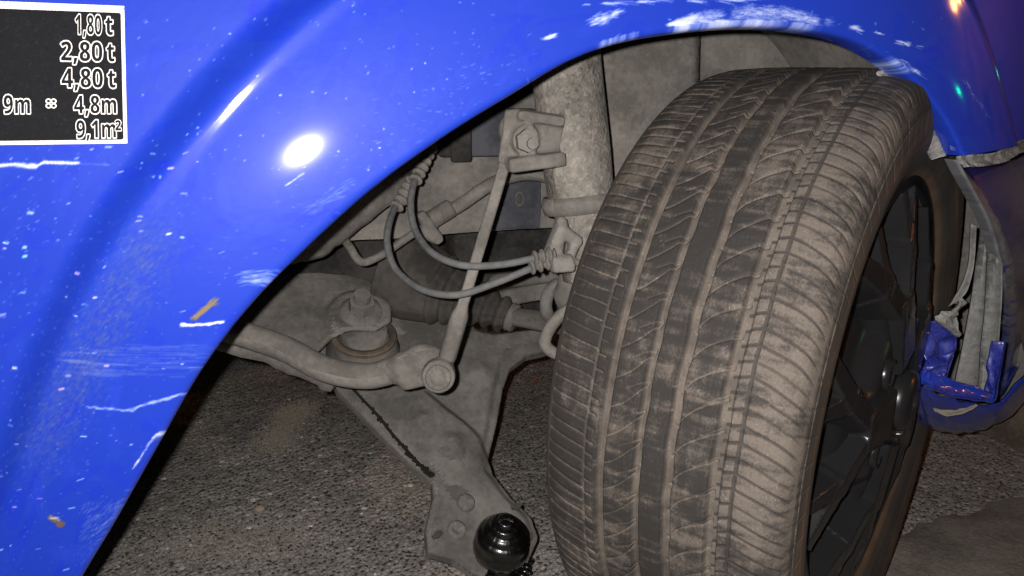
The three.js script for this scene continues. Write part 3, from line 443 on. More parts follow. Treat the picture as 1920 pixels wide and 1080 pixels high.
{ // anti-roll bar with its flattened eye
  const bar = group('stabiliser_bar', van, 'thick dusty anti-roll bar');
  const P = [[250, 575, -0.34], [360, 598, -0.33], [440, 622, -0.32], [530, 652, -0.3], [610, 692, -0.27], [690, 705, -0.25], [752, 690, -0.235]].map(([x, y, z]) => onZ(x, y, z));
  part('bar', tube(P, size(P[4], 24.5), 20, 60), M.dust, bar);
  const e0 = P[6], e1 = onZ(812, 694, -0.212);
  part('eye', blob(union(0.015, sdCap(P[5].clone().lerp(P[6], 0.5), e0, size(e0, 24), size(e0, 26)), sdBox(e0.clone().lerp(e1, 0.6), V(0.025, 0.02, 0.0085), V(1, 0.18, 0.2), V(0, 1, 0), 0.006), sdCap(onZ(790, 668, -0.22), onZ(812, 676, -0.222), 0.014, 0.012)), [P[5], e1, onZ(790, 660, -0.22)], 0.04, 0.0035), M.dust, bar);
}

// ------------------------------------------------------------------ lower control arm, hanging from its bushes
{
  const arm = group('control_arm', van, 'dusty pressed steel lower control arm hanging down');
  const O = V(0.246, 0.118, -0.25), N = V(0.05, 0.776, 0.63).normalize(), ex = V(1, 0, 0).addScaledVector(N, -N.x).normalize(), ey = N.clone().cross(ex);
  const loc = (px, py) => { const p = onPlane(px, py, O, N).sub(O); return [p.dot(ex), p.dot(ey)]; }, wor = (x, y, h = 0) => O.clone().addScaledVector(ex, x).addScaledVector(ey, y).addScaledVector(N, h);
  const outline = [[632, 722], [700, 792], [770, 862], [812, 900], [814, 926], [800, 985], [804, 1030], [850, 1044], [890, 1070], [930, 1086], [985, 1070], [1014, 1004], [1002, 964], [962, 926], [927, 882], [922, 850], [938, 785], [950, 715], [964, 676], [995, 652], [1042, 640], [1040, 600], [930, 610], [850, 590], [770, 540], [700, 500], [620, 545], [590, 640]].map(([x, y]) => loc(x, y));
  const f2 = poly2(outline), mainF = poly2([[668, 738], [760, 820], [826, 893], [834, 925], [818, 985], [824, 1020], [860, 1030], [900, 1050], [930, 1066], [975, 1050], [998, 1004], [985, 968], [946, 932], [908, 880], [905, 848], [918, 780], [928, 715], [940, 670], [965, 645], [1030, 634], [1030, 606], [930, 618], [850, 600], [770, 560], [700, 530], [640, 560], [615, 640]].map(([x, y]) => loc(x, y)));
  const bumps = [[795, 790, 0.02, 0.011], [815, 775, 0.018, 0.005], [848, 832, 0.022, 0.011], [838, 700, 0.03, 0.004], [885, 770, 0.04, -0.01], [760, 750, 0.05, 0.003], [700, 600, 0.06, 0.004], [850, 900, 0.035, 0.003], [905, 690, 0.03, 0.009], [780, 830, 0.03, -0.006], [905, 820, 0.03, -0.006], [870, 730, 0.016, -0.004]].map(([x, y, r, h]) => [...loc(x, y), r, h]);
  const low = poly2([[800, 732], [838, 762], [872, 782], [902, 812], [924, 862], [1000, 820], [1060, 590], [900, 590], [826, 690]].map(([x, y]) => loc(x, y)));
  const T = 0.012, f = (x, y, z) => {
    const dx = x - O.x, dy = y - O.y, dz = z - O.z, a = dx * ex.x + dy * ex.y + dz * ex.z, b = dx * ey.x + dy * ey.y + dz * ey.z; let h = dx * N.x + dy * N.y + dz * N.z;
    const m = mainF(a, b); h -= -0.008 * sstep(-0.004, 0.008, m); for (const [bx, by, r, k] of bumps) h -= k * Math.exp(-(((a - bx) ** 2 + (b - by) ** 2) / (r * r)) * 2.2);
    h += 0.011 * sstep(0.007, -0.008, low(a, b)); h -= 0.0012 * Math.sin(a * 90 + b * 40) * Math.sin(b * 70);
    const d2 = f2(a, b) + 0.005, dh = Math.abs(h + T) - T + 0.005; return Math.min(Math.max(d2, dh), 0) + Math.hypot(Math.max(d2, 0), Math.max(dh, 0)) - 0.005;
  };
  part('arm', blob(f, outline.map(([x, y]) => wor(x, y, -0.01)), 0.035, 0.0042), M.steel, arm);
  // split seam, drawn as a dark bead with dark crumbs
  const seam = [[662, 728], [690, 758], [712, 782], [735, 812], [760, 840], [785, 868], [806, 888]].map(([x, y]) => wor(...loc(x, y), -0.0015));
  const seamGeo = [tube(seam, 0.0022, 6, 40)]; for (let i = 0; i < 60; i++) { const s = i < 26 ? 0.9 + rnd() * 0.12 : rnd(), p = new THREE.CatmullRomCurve3(seam).getPoint(Math.min(1, s)); seamGeo.push(boxUV(new THREE.IcosahedronGeometry(0.0012 + rnd() * 0.0022, 0).translate(p.x + (rnd() - 0.5) * 0.008, p.y + (rnd() - 0.5) * 0.006, p.z + 0.002))); }
  part('dark_seam', merge(seamGeo), M.mattBlack, arm);
  // rivets of the ball joint plate
  for (const [x, y, r, hole] of [[873, 944, 17, 0], [856, 994, 18, 1]]) {
    const l = loc(x, y), c = wor(...l, 0.0), R = size(c, r);
    part('rivet', turned(c, c.clone().add(N), hole ? [[-0.004, R * 1.1], [0.003, R], [0.0045, R * 0.75], [0.0045, R * 0.5], [0.001, R * 0.3], [0.0005, 0]] : [[-0.004, R * 1.05], [0.004, R], [0.0068, R * 0.8], [0.0078, R * 0.4], [0.008, 0]], 24), M.dust, arm);
  }
  for (const [x, y, a] of [[968, 950, 0.3], [992, 1008, 1.0], [820, 1003, 0.5]]) { const c = wor(...loc(x, y), 0.0015); part('chipped_patch', boxUV(new THREE.CylinderGeometry(0.008, 0.0085, 0.002, 6).scale(1, 1, 0.55).rotateY(a).applyQuaternion(new THREE.Quaternion().setFromUnitVectors(V(0, 1, 0), N)).translate(c.x, c.y, c.z)), M.grime, arm); }
  // ball joint: greasy black boot and bare stud
  const bj = wor(...loc(941, 1036), -0.015), up = V(0.03, 0.94, 0.36).normalize(), R = size(bj, 50);
  part('ball_joint', turned(bj, bj.clone().add(up), [[-0.0366, 0], [-0.0366, R * 0.88], [0.0000, R * 0.95], [0.0037, R * 0.84], [0.0098, R * 0.86], [0.0122, R * 1.02], [0.0207, R * 1.07], [0.0281, R * 1.03], [0.0305, R * 0.98], [0.0366, R * 1.02], [0.0427, R * 0.97], [0.0464, R * 0.86], [0.0470, R * 0.8], [0.0512, R * 0.78], [0.0549, R * 0.66], [0.0555, R * 0.56], [0.0610, R * 0.54], [0.0640, R * 0.46], [0.0647, 0]], 40), M.grease, arm, 'black greasy ball joint at the end of the arm');
  part('sleeve', turned(bj.clone().addScaledVector(up, -0.06), bj, [[0, R * 0.92], [0.05, R * 0.95], [0.056, R * 0.9], [0.0561, R * 0.5]], 32), M.steel, arm);
  const st = bj.clone().addScaledVector(up, 0.0615); part('stud', turned(st, st.clone().add(up), [[0, R * 0.36], [0.006, R * 0.34], [0.008, R * 0.26], [0.0085, R * 0.1], [0.0075, 0]], 20), M.grease, arm);
  const smear = []; for (let i = 0; i < 26; i++) { const a = rnd() * 6.28, rr = R * (0.95 + rnd() * 0.35), p = bj.clone().addScaledVector(up, -0.004 - rnd() * 0.02).addScaledVector(RIGHT, Math.cos(a) * rr).addScaledVector(V(0, 0, 1), Math.sin(a) * rr); smear.push(boxUV(new THREE.IcosahedronGeometry(0.003 + rnd() * 0.005, 1).scale(1, 0.6, 1).translate(p.x, p.y, p.z))); }
  part('grease', merge(smear), M.grease, arm);
  // rear bush: rubber ring between the arm and the ear of the crossmember
  const bc = onZ(682, 632, -0.46), bu = V(0.02, 0.9, 0.42).normalize(), BR = size(bc, 62);
  part('bush', turned(bc.clone().addScaledVector(bu, -0.05), bc, [[0, BR * 1.15], [0.03, BR * 1.12], [0.036, BR * 1.02], [0.05, BR * 1.0], [0.056, BR * 0.96], [0.058, BR * 0.82], [0.05, BR * 0.76], [0.05, BR * 0.7], [0.066, BR * 0.68], [0.066, 0]], 48), M.steel, arm);
  part('rubber_ring', turned(bc.clone().addScaledVector(bu, -0.002), bc.clone().add(bu), [[-0.004, BR * 1.0], [0.006, BR * 0.99], [0.01, BR * 0.92], [0.01, BR * 0.8], [0.002, BR * 0.74]], 48), M.brown, arm);
}
{ // ear of the crossmember above the bush, with its nut
  const ear = group('subframe_ear', van, 'dusty subframe ear plate with nut');
  const O = onZ(682, 585, -0.455), N = V(0.03, 0.86, 0.5).normalize(), ex = V(1, 0, 0).addScaledVector(N, -N.x).normalize(), ey = N.clone().cross(ex);
  const loc = (px, py) => { const p = onPlane(px, py, O, N).sub(O); return [p.dot(ex), p.dot(ey)]; };
  const out = [[330, 590], [420, 540], [500, 512], [600, 508], [690, 520], [722, 545], [737, 580], [733, 606], [705, 622], [660, 622], [625, 628], [600, 652], [570, 655], [500, 638], [420, 622]].map(([x, y]) => loc(x, y)), f2 = poly2(out);
  const c0 = loc(676, 590);
  const f = (x, y, z) => { const dx = x - O.x, dy = y - O.y, dz = z - O.z, a = dx * ex.x + dy * ex.y + dz * ex.z, b = dx * ey.x + dy * ey.y + dz * ey.z; let h = dx * N.x + dy * N.y + dz * N.z; const r = Math.hypot(a - c0[0], b - c0[1]); h -= 0.007 * sstep(0.05, 0.038, r) + 0.01 * sstep(0.1, 0.2, r) + 0.002 * Math.sin(a * 60) * Math.cos(b * 50); const d2 = f2(a, b) + 0.004, dh = Math.abs(h + 0.005) - 0.001; return Math.min(Math.max(d2, dh), 0) + Math.hypot(Math.max(d2, 0), Math.max(dh, 0)) - 0.004; };
  part('plate', blob(f, out.map(([x, y]) => O.clone().addScaledVector(ex, x).addScaledVector(ey, y)), 0.03, 0.0045), M.steel, ear);
  const n0 = onZ(677, 590, -0.45).addScaledVector(N, 0.006), R = size(n0, 26);
  part('washer', turned(n0, n0.clone().add(N), [[-0.004, R * 1.6], [0.002, R * 1.55], [0.005, R * 1.2], [0.006, R * 0.9]], 32), M.steel, ear);
  part('nut', merge([prism(n0.clone().addScaledVector(N, 0.012), N, R, 0.018), prism(n0.clone().addScaledVector(N, 0.026), N, R * 0.62, 0.014, 14)]), M.dust, ear);
  // lower spar of the subframe running back under the bar
  const S = [[300, 620], [440, 648], [520, 672], [590, 706], [628, 722]].map(([x, y]) => onZ(x, y, -0.36)), S2 = [[300, 600], [440, 620], [530, 640], [600, 670], [660, 690]].map(([x, y]) => onZ(x, y, -0.42));
  part('spar', sheet(S, S2, 0.012, 30, 8, 0.006, 0.004), M.steel, ear);
}
{ // steering rack bellows and track rod
  const rack = group('steering_bellows', van, 'black ribbed rubber steering bellows');
  const a = onZ(735, 508, -0.52), b = onZ(952, 592, -0.42), L = a.distanceTo(b), prof = [[-0.01, 0]];
  for (let i = 0; i <= 160; i++) { const t = i / 160, r = lerp(size(a, 80), size(b, 30), sstep(0.1, 1, t)), rib = t > 0.42 ? 0.0035 * Math.sin((t - 0.42) * 62) : 0; prof.push([t * L, r + rib]); }
  prof.push([L + 0.002, size(b, 22)], [L + 0.004, 0]);
  part('bellows', turned(a, b, prof, 40), M.rubberDust, rack);
  const u = b.clone().sub(a).normalize(), rb = size(b, 26);
  part('clamp', turned(b, b.clone().add(u), [[0, 0], [0, rb], [0.004, rb * 1.08], [0.007, rb], [0.011, rb * 1.05], [0.014, rb * 0.9], [0.015, 0]], 28), M.dust, rack);
  part('track_rod', merge([turned(b, onZ(1052, 608, -0.34), [[0, 0], [0, size(b, 17)], [0.05, size(b, 18)], [0.14, size(b, 19)], [0.141, 0]], 24)]), M.steel, rack);
}
{ // steering knuckle pieces beside the tyre
  const k = group('steering_knuckle', van, 'dusty steering knuckle beside the tyre');
  const c = onZ(1046, 566, -0.3);
  const ring = new THREE.TorusGeometry(size(c, 34), size(c, 12), 12, 28).rotateY(0.5).translate(c.x, c.y, c.z); part('hub_ring', boxUV(ring), M.steel, k);
  part('upright', blob(union(0.02, sdCap(onZ(1108, 500, -0.22), onZ(1110, 600, -0.24), 0.03, 0.035), sdCap(onZ(1060, 552, -0.26), onZ(1110, 580, -0.25), 0.014, 0.02), sdCap(onZ(1068, 525, -0.24), onZ(1075, 560, -0.25), 0.011)), [onZ(1050, 500, -0.25), onZ(1120, 620, -0.25)], 0.05, 0.005), M.dust, k);
  part('steering_arm', tube([[1075, 575, -0.2], [1050, 592, -0.205], [1026, 625, -0.21], [1022, 645, -0.21], [1036, 660, -0.21], [1068, 668, -0.2]].map(([x, y, z]) => onZ(x, y, z)), 0.0072, 12, 40), M.dust, k);
}
{ // hoses and wires
  const P = (l) => l.map(([x, y, z]) => onZ(x, y, z));
  const hose = (name, pts, r, mat, label) => { const g = group(name, van, label); part('hose', tube(P(pts), r, 12, 80), mat, g); return g; };
  const h1 = hose('brake_hose', [[803, 296, -0.285], [778, 338, -0.26], [770, 385, -0.235], [780, 435, -0.21], [812, 475, -0.185], [865, 497, -0.165], [940, 496, -0.155], [1012, 482, -0.15]], 0.0039, M.cable, 'thin grey brake hose looped in the arch');
  const h2 = hose('sensor_cable', [[752, 368, -0.285], [732, 410, -0.26], [726, 455, -0.235], [742, 505, -0.21], [790, 542, -0.185], [855, 553, -0.165], [925, 532, -0.155], [1008, 498, -0.15]], 0.0039, M.cable, 'thin grey sensor cable looped below the hose');
  const sleeve = (x0, y0, z0, x1, y1, z1, n, r, par) => { const a = onZ(x0, y0, z0), b = onZ(x1, y1, z1), L = a.distanceTo(b), pr = [[0, 0]]; for (let i = 0; i <= n * 8; i++) { const t = i / (n * 8); pr.push([t * L, r * (1 + 0.28 * Math.sign(Math.sin(t * n * 6.283)) * Math.min(1, Math.abs(Math.sin(t * n * 6.283)) * 2.5))]); } pr.push([L, 0]); part('sleeve', turned(a, b, pr, 18), M.dust, par); };
  sleeve(778, 340, -0.262, 812, 270, -0.295, 6, 0.0062, h1); sleeve(742, 390, -0.275, 776, 332, -0.3, 5, 0.0066, h2);
  sleeve(1000, 484, -0.15, 1040, 476, -0.15, 3, 0.0062, h1); sleeve(994, 502, -0.15, 1036, 490, -0.15, 3, 0.0062, h2);
  const pipe = hose('brake_pipe', [[640, 440, -0.33], [655, 462, -0.35], [678, 491, -0.36], [712, 480, -0.37], [760, 448, -0.38], [806, 418, -0.385]], 0.0052, M.dust, 'dusty bent pipe on the inner wing');
  part('thick_hose', tube(P([[820, 408, -0.385], [860, 386, -0.38], [920, 346, -0.37], [970, 328, -0.35], [1015, 328, -0.33], [1045, 345, -0.31], [1058, 372, -0.3]]), 0.0088, 14, 60), M.dust, pipe);
  const c = onZ(812, 416, -0.38); part('union', blob(union(0.004, sdCyl(onZ(790, 424, -0.38), onZ(848, 388, -0.38), 0.0125, 0.003), sdBox(onZ(806, 426, -0.372), V(0.006, 0.024, 0.008), V(1, 0.65, 0), V(-0.65, 1, 0), 0.003), sdCap(onZ(800, 436, -0.37), onZ(815, 444, -0.37), 0.009)), [c, onZ(780, 450, -0.38), onZ(850, 385, -0.38)], 0.03, 0.0028), M.dust, pipe);
}

// ------------------------------------------------------------------ wheel
{
  const wheel = group('front_wheel', van, 'front wheel turned in and leaning, worn tyre facing out');
  const A = V(0.569, -0.0353, 0.8216).normalize(), X = V(0, 1, 0).cross(A).normalize(), Y = A.clone().cross(X);
  wheel.matrix.makeBasis(X, Y, A); wheel.quaternion.setFromRotationMatrix(wheel.matrix); wheel.position.set(0.554, 0.3395, -0.124);
  const R = 0.3398, HW = 0.115, CIRC = 2 * Math.PI * R, REP = 2, PER = CIRC / REP;
  // profile: arc length s across the tyre, inner bead to outer bead; tread between -TW and TW
  const V0 = 0.095, TS = 0.226, prof = new THREE.CatmullRomCurve3([[-0.092, 0.222], [-0.104, 0.238], [-0.1145, 0.268], [-0.1155, 0.29], [-0.1135, 0.312], [-0.1055, 0.328], [-0.092, 0.3352], [-0.06, 0.3388], [0, R], [0.06, 0.339], [0.096, 0.3358], [0.11, 0.3285], [0.1165, 0.313], [0.1175, 0.292], [0.1155, 0.268], [0.104, 0.238], [0.094, 0.226], [0.09, 0.218]].map(([w, r]) => V(w, r, 0)), false, 'centripetal');
  const P = prof.getSpacedPoints(400), PL = prof.getLength(), mid = P.reduce((b, p, i) => (Math.abs(p.x) < Math.abs(P[b].x) ? i : b), 0);
  const sAt = (i) => (i - mid) / 400 * PL;                                // signed arc from the middle of the tread
  // tread pattern; v: 0 inner edge .. 1 outer edge of the tread, u in metres round the tyre
  const G = [[0.235, 0.034], [0.39, 0.03], [0.515, 0.034], [0.69, 0.04]], NP = 84, PITCH_M = PER / NP;
  const near = (x, p) => Math.abs(((x % p) + p * 1.5) % p - p / 2);
  function tread(u, v) {                                                 // [depth 0..1 of the main grooves, depth of sipes, zone]
    let g = 0, s = 0, zone = 0; u = -u + 0.0022 * (vnoise(u / PER * 70 + 700, v * 9 + 50, 70, 4096, 640) - 0.5); v += 0.006 * (vnoise(u / PER * 36 + 720, v * 6 + 50, 36, 4096, 650) - 0.5);
    const jig = 0.0035 * Math.sin(u * 6.283 / (PITCH_M * 4));
    for (const [c, w] of G) { const d = Math.abs(v - c - (c < 0.3 || c > 0.6 ? 0 : jig * 0.5)) * TS; g = Math.max(g, 1 - sstep(w * TS / 2 - 0.0006, w * TS / 2 + 0.0012, d)); }
    const thin = (c, w) => { const d = Math.abs(v - c) * TS; s = Math.max(s, 0.7 * (1 - sstep(w, w + 0.0009, d))); };
    const sipe = (phase, p, w, k = 1) => { s = Math.max(s, k * (1 - sstep(w, w + 0.0011, near(u + phase, p)))); };
    const big = (phase, k) => near(u + phase, PITCH_M * 3) < PITCH_M * 0.4 ? k : 1;
    if (v < 0.205) { zone = 1; thin(0.165, 0.0008); if (v > -0.02) sipe(v * 0.035 + (v < 0.165 ? 0 : 0.004), PITCH_M, 0.0006, big(v * 0.035, 0.7)); }
    else if (v < 0.39) { zone = 2; const q = (v - 0.25) / 0.125; if (q > 0.05) sipe(-(q * q * 0.012 + q * 0.012), PITCH_M * 2, 0.0007, 0.9); if (q > 0.5) sipe(-(q * 0.016) + PITCH_M, PITCH_M * 2, 0.0005, 0.6); }
    else if (v < 0.515) zone = 3;
    else if (v < 0.69) { zone = 4; const q = (v - 0.535) / 0.135; sipe(-(Math.sqrt(Math.max(0, q)) * 0.03), PITCH_M * 2, 0.0007, 0.9); if (q > 0.55) sipe(-(q * 0.02) + PITCH_M, PITCH_M * 2, 0.0005, 0.5); }
    else { zone = v < 0.755 ? 5 : 6; thin(0.757, 0.001); if (v < 0.757) sipe(-(v - 0.7) * 0.06, PITCH_M, 0.0006, 0.8); else if (v < 1.0) { const q = (v - 0.76) / 0.24; sipe(q * q * 0.012 + q * 0.012 - 0.003, PITCH_M, 0.0005, big(q * q * 0.012 + q * 0.012 - 0.003, 0.7) * (0.65 - 0.65 * sstep(0.93, 0.99, v))); }
      if (v > 0.99) { s *= 0.3; zone = 7; thin(1.02, 0.0005); if (v < 1.12) sipe(0.012, PITCH_M * 2, 0.0005, 0.35); } }
    return [g, s, zone];
  }
  const TWd = 2048, THt = 1024, SPAN = PL;                                // texture: u round (one of REP repeats), v along the profile
  const hmap = new Float32Array(TWd * THt);
  const tyreMap = texture(TWd, THt, (uu, vv) => {
    const u = uu * PER, s = vv * SPAN - (mid / 400) * PL, v = (s + V0) / TS, i = Math.floor(vv * THt) * TWd + Math.floor(uu * TWd);
    const [g, sp, zone] = tread(u, v), n1 = fbm(uu, vv, 24, 5, 900, 10), n2 = fbm(uu, vv, 90, 3, 920, 40), streak = fbm(uu, vv, 8, 4, 930, 60), lat = fbm(uu, vv, 220, 2, 940, 12), grain = vnoise(uu * 900, vv * 450, 900, 450, 950), blot = fbm(uu, vv, 14, 4, 960, 6);
    const blk = hash(Math.floor((u + v * 0.02) / PITCH_M + 40), zone, 77);
    // how dust lies: thick in the grooves, patchy on the blocks, thin on the rib that still carries the road
    const cover = { 1: 0.26, 2: 0.2, 3: 0.06, 4: 0.3, 5: 0.58, 6: 0.68, 7: 0.56 }[zone] ?? 0.6;
    let t = clamp(cover + (n1 - 0.5) * 0.9 + (n2 - 0.5) * 0.5 + (streak - 0.5) * 0.5 + (lat - 0.5) * 0.95 + (blk - 0.5) * 0.16 + (blot - 0.5) * 1.1 + (grain - 0.5) * 0.3, 0, 1);
    t = lerp(t, sstep(0.05, 0.95, t + (zone < 5 ? 0.34 : 0.1) * (fbm(uu, vv, 70, 4, 970, 90) - 0.5) * 2), 0.7);
    if (v < -0.02 || v > 1.03) t = clamp(0.55 + (n1 - 0.5) * 0.8 + (streak - 0.5) * 0.8, 0, 1);
    t = lerp(t, clamp(0.8 + (n2 - 0.5) * 0.8 + (n1 - 0.5) * 0.5, 0, 1), g);
    const dark = zone === 6 || zone === 5 ? sp * 0.85 : 0, fill = zone < 5 ? sp * (0.55 + 0.7 * n2) : 0;
    t = clamp(t * (1 - dark) + fill * 0.6, 0, 1);
    const rub = [0.02, 0.0175, 0.016], tint = s > 0.172 ? [0.06, 0.048, 0.038] : s > 0.142 ? [0.15, 0.092, 0.056] : (zone === 7 || v < 0.02) ? [0.08, 0.063, 0.05] : [0.112, 0.092, 0.077];
    let c = rub.map((r, k) => lerp(r, tint[k] * (0.9 + 0.2 * grain), t * t * 0.55 + t * 0.45));
    const bead = sstep(0.196, 0.206, Math.abs(s)); if (bead > 0) c = c.map((q, k) => lerp(q, [0.13, 0.075, 0.04][k] * (0.4 + 0.9 * n1), bead * 0.8));
    if (grain > 0.93 && n2 > 0.5) c = c.map((q) => q * 1.5 + 0.02);
    hmap[i] = clamp(0.75 + 0.25 * (n2 - 0.5) + 0.12 * (grain - 0.5) - 0.5 * sp - 0.4 * g * 0.2, 0, 1);
    return c;
  });
  const tb = new Uint8Array(TWd * THt * 4); for (let i = 0; i < hmap.length; i++) tb[i * 4] = tb[i * 4 + 1] = tb[i * 4 + 2] = hmap[i] * 255;
  for (let i = 3; i < tb.length; i += 4) tb[i] = 255;
  const tyreBump = new THREE.DataTexture(tb, TWd, THt); tyreBump.wrapS = tyreBump.wrapT = THREE.RepeatWrapping; tyreBump.magFilter = THREE.LinearFilter; tyreBump.needsUpdate = true;
  const tyreMat = new THREE.MeshStandardMaterial({ map: tyreMap, bumpMap: tyreBump, bumpScale: 0.0016, roughness: 0.86 });
  const cols = []; for (let i = 0; i <= 400; i++) { const a = Math.abs(sAt(i)); if (a < 0.145 ? i % 2 === 0 || true : i % 8 === 0 || i === 400) cols.push(i); }
  const NU = 1300, geo = gridGeo(NU, cols.length - 1, (i, j) => {
    const th = i / NU * Math.PI * 2, k = cols[j], p = P[k], s = sAt(k), v = (s + V0) / TS, u = i / NU * CIRC;
    let dep = 0; if (v > -0.05 && v < 1.15) { const [g, sp] = tread(u % PER, v); dep = 0.0062 * g + 0.0011 * sp; } else if (Math.abs(s) > 0.126 && Math.abs(s) < 0.131) dep = 0.0012;
    const a = P[Math.max(0, k - 1)], b = P[Math.min(400, k + 1)], tx = b.x - a.x, ty = b.y - a.y, l = Math.hypot(tx, ty), w = p.x + ty / l * dep, r = p.y - tx / l * dep;
    return [V(Math.cos(th) * r, Math.sin(th) * r, w), i / NU * REP, k / 400];
  }, true);
  part('tyre', geo, tyreMat, wheel, 'worn dusty black tyre with brown mud in its grooves');
  // rim behind the cover and the cover with its spokes
  const rimG = new THREE.LatheGeometry([[0.12, -0.06], [0.19, -0.085], [0.216, -0.098], [0.226, -0.1], [0.22, -0.06], [0.195, -0.04], [0.19, 0.05], [0.215, 0.08], [0.224, 0.093], [0.22, 0.097], [0.212, 0.085], [0.18, 0.06], [0.02, 0.055], [0.0, 0.055]].map(([r, z]) => new THREE.Vector2(Math.max(r, 1e-4), z)), 72).rotateX(Math.PI / 2);
  part('rim', boxUV(rimG), M.grime, wheel);
  const dome = (r) => 0.036 * sstep(0.215, 0.05, r) - 0.006 * sstep(0.19, 0.23, r), pol = (r, a, z) => V(Math.cos(a) * r, Math.sin(a) * r, z);
  // dished cover with a stepped pocket between the spokes
  const N5 = 5, ph = 0.628;
  const floorG = gridGeo(200, 30, (i, j) => { const a = i / 200 * Math.PI * 2, r = lerp(0.02, 0.222, j / 30), k = (((a - ph) * N5 / (2 * Math.PI)) % 1 + 1) % 1, m = Math.min(k, 1 - k), pocket = 0.016 * sstep(0.2, 0.3, m) * sstep(0.085, 0.11, r) * sstep(0.212, 0.2, r) + 0.008 * sstep(0.14, 0.06, m) * sstep(0.14, 0.16, r) * sstep(0.212, 0.2, r); return [V(Math.cos(a) * r, Math.sin(a) * r, 0.086 + dome(r) * 0.85 - pocket), Math.cos(a) * r, Math.sin(a) * r]; }, true);
  part('wheel_cover', floorG, M.cover, wheel, 'black plastic wheel cover with forked spokes');
  const ringG = new THREE.LatheGeometry([[0.203, 0.08], [0.204, 0.094], [0.208, 0.0985], [0.218, 0.099], [0.226, 0.096], [0.23, 0.09], [0.229, 0.08]].map(([r, z]) => new THREE.Vector2(r, z)), 96).rotateX(Math.PI / 2); part('cover_rim', boxUV(ringG), M.cover, wheel);
  const bar = (r0, a0, z0, r1, a1, z1, w0, w1) => { const a = pol(r0, a0, z0), b = pol(r1, a1, z1), d = b.clone().sub(a), L = d.length(), u = d.clone().normalize(), sd = V(0, 0, 1).cross(u).normalize(), up = u.clone().cross(sd); return (x, y, z) => { const px = x - a.x, py = y - a.y, pz = z - a.z, t = px * u.x + py * u.y + pz * u.z, q = Math.abs(px * sd.x + py * sd.y + pz * sd.z), h = px * up.x + py * up.y + pz * up.z, w = lerp(w0, w1, clamp(t / L, 0, 1)); const dx = Math.max(-t, t - L), dq = q - w - 0.5 * Math.max(0, -h), dh = Math.max(h, -0.03 - h); return Math.max(dx, dq * 0.9, dh); }; };
  const spokeF = union(0.003, bar(0.045, 0, 0.125, 0.115, 0, 0.121, 0.024, 0.017), bar(0.095, 0.02, 0.122, 0.155, 0.27, 0.112, 0.009, 0.011), bar(0.15, 0.25, 0.113, 0.208, 0.42, 0.1, 0.011, 0.008), bar(0.15, 0.26, 0.112, 0.208, 0.2, 0.1, 0.009, 0.006), bar(0.095, -0.02, 0.122, 0.155, -0.27, 0.112, 0.009, 0.011), bar(0.15, -0.25, 0.113, 0.208, -0.42, 0.1, 0.011, 0.008), bar(0.15, -0.26, 0.112, 0.208, -0.2, 0.1, 0.009, 0.006));
  const spokeG = nets(spokeF, V(0.03, -0.1, 0.075), V(0.22, 0.1, 0.14), 0.0028);
  for (let q = 0; q < N5; q++) { const m = part('spoke', spokeG, M.cover, wheel); m.rotation.z = ph + q * 2 * Math.PI / N5; }
  for (let q = 0; q < N5; q++) { const a = ph + (q + 0.5) * 2 * Math.PI / N5, c = pol(0.066, a, 0.112); part('nut_pocket', boxUV(new THREE.LatheGeometry([[0.0, -0.004], [0.009, -0.004], [0.0125, 0.006], [0.0155, 0.0075], [0.017, 0.002], [0.0172, -0.01]].map(([r, z]) => new THREE.Vector2(Math.max(r, 1e-4), z)), 32).rotateX(Math.PI / 2).translate(c.x, c.y, c.z)), M.cover, wheel); }
  for (const m of wheel.children) if (['wheel_cover', 'cover_rim', 'spoke', 'nut_pocket'].includes(m.name)) m.scale.set(1.075, 1.075, 1.03);
  part('centre_cap', boxUV(new THREE.LatheGeometry([[0, 0.006], [0.02, 0.006], [0.03, 0.003], [0.034, -0.004], [0.034, -0.012]].reverse().map(([r, z]) => new THREE.Vector2(Math.max(r, 1e-4), z)), 48).rotateX(Math.PI / 2).translate(0, 0, 0.132)), M.cover, wheel);
}

// ------------------------------------------------------------------ small things on the ground
function pebble(px, py, r, col, label, cat, flat = 0.6) {
  const p = onY(px, py, 0.002), g = new THREE.IcosahedronGeometry(r, 3), q = g.attributes.position, s = Math.floor(rnd() * 99);
  for (let i = 0; i < q.count; i++) { const v = V(q.getX(i), q.getY(i), q.getZ(i)); const k = 0.75 + 0.5 * vnoise(v.x / r * 1.3 + 9, (v.y + v.z * 0.7) / r * 1.3 + 9, 64, 64, s); q.setXYZ(i, v.x * k, v.y * k * flat, v.z * k * 0.8); }
  g.computeVertexNormals(); const m = shadows(new THREE.Mesh(boxUV(g), new THREE.MeshStandardMaterial({ color: new THREE.Color().setRGB(...col), roughness: 0.9 }))); m.name = cat; m.position.copy(p).add(V(0, r * flat * 0.5, 0)); scene.add(m); return m;
}
thing(pebble(485, 957, 0.0085, [0.34, 0.27, 0.2], '', 'pebble'), 'round tan pebble lying alone on the asphalt', 'pebble');
{ const m = pebble(770, 911, 0.005, [0.5, 0.45, 0.33], '', 'stone_chip'); thing(m, 'tiny pale stone chip beside the control arm', 'stone chip'); }
function leaf(px, py, r, turn, name, label) {
  const p = onY(px, py, 0.003), g = gridGeo(10, 6, (i, j) => { const t = i / 10, w = Math.sin(Math.PI * t) * (0.4 + 0.12 * Math.sin(t * 21)), s = j / 3 - 1; return [V((t - 0.5) * 2 * r, 0.002 + 0.004 * s * s + 0.003 * Math.sin(t * 5), s * w * r), t, j / 6]; });
  const m = shadows(new THREE.Mesh(g, new THREE.MeshStandardMaterial({ color: new THREE.Color().setRGB(0.3, 0.095, 0.03), roughness: 0.85, side: THREE.DoubleSide }))); m.name = name; m.position.copy(p); m.rotation.y = turn; scene.add(m); thing(m, label, 'leaf');
}
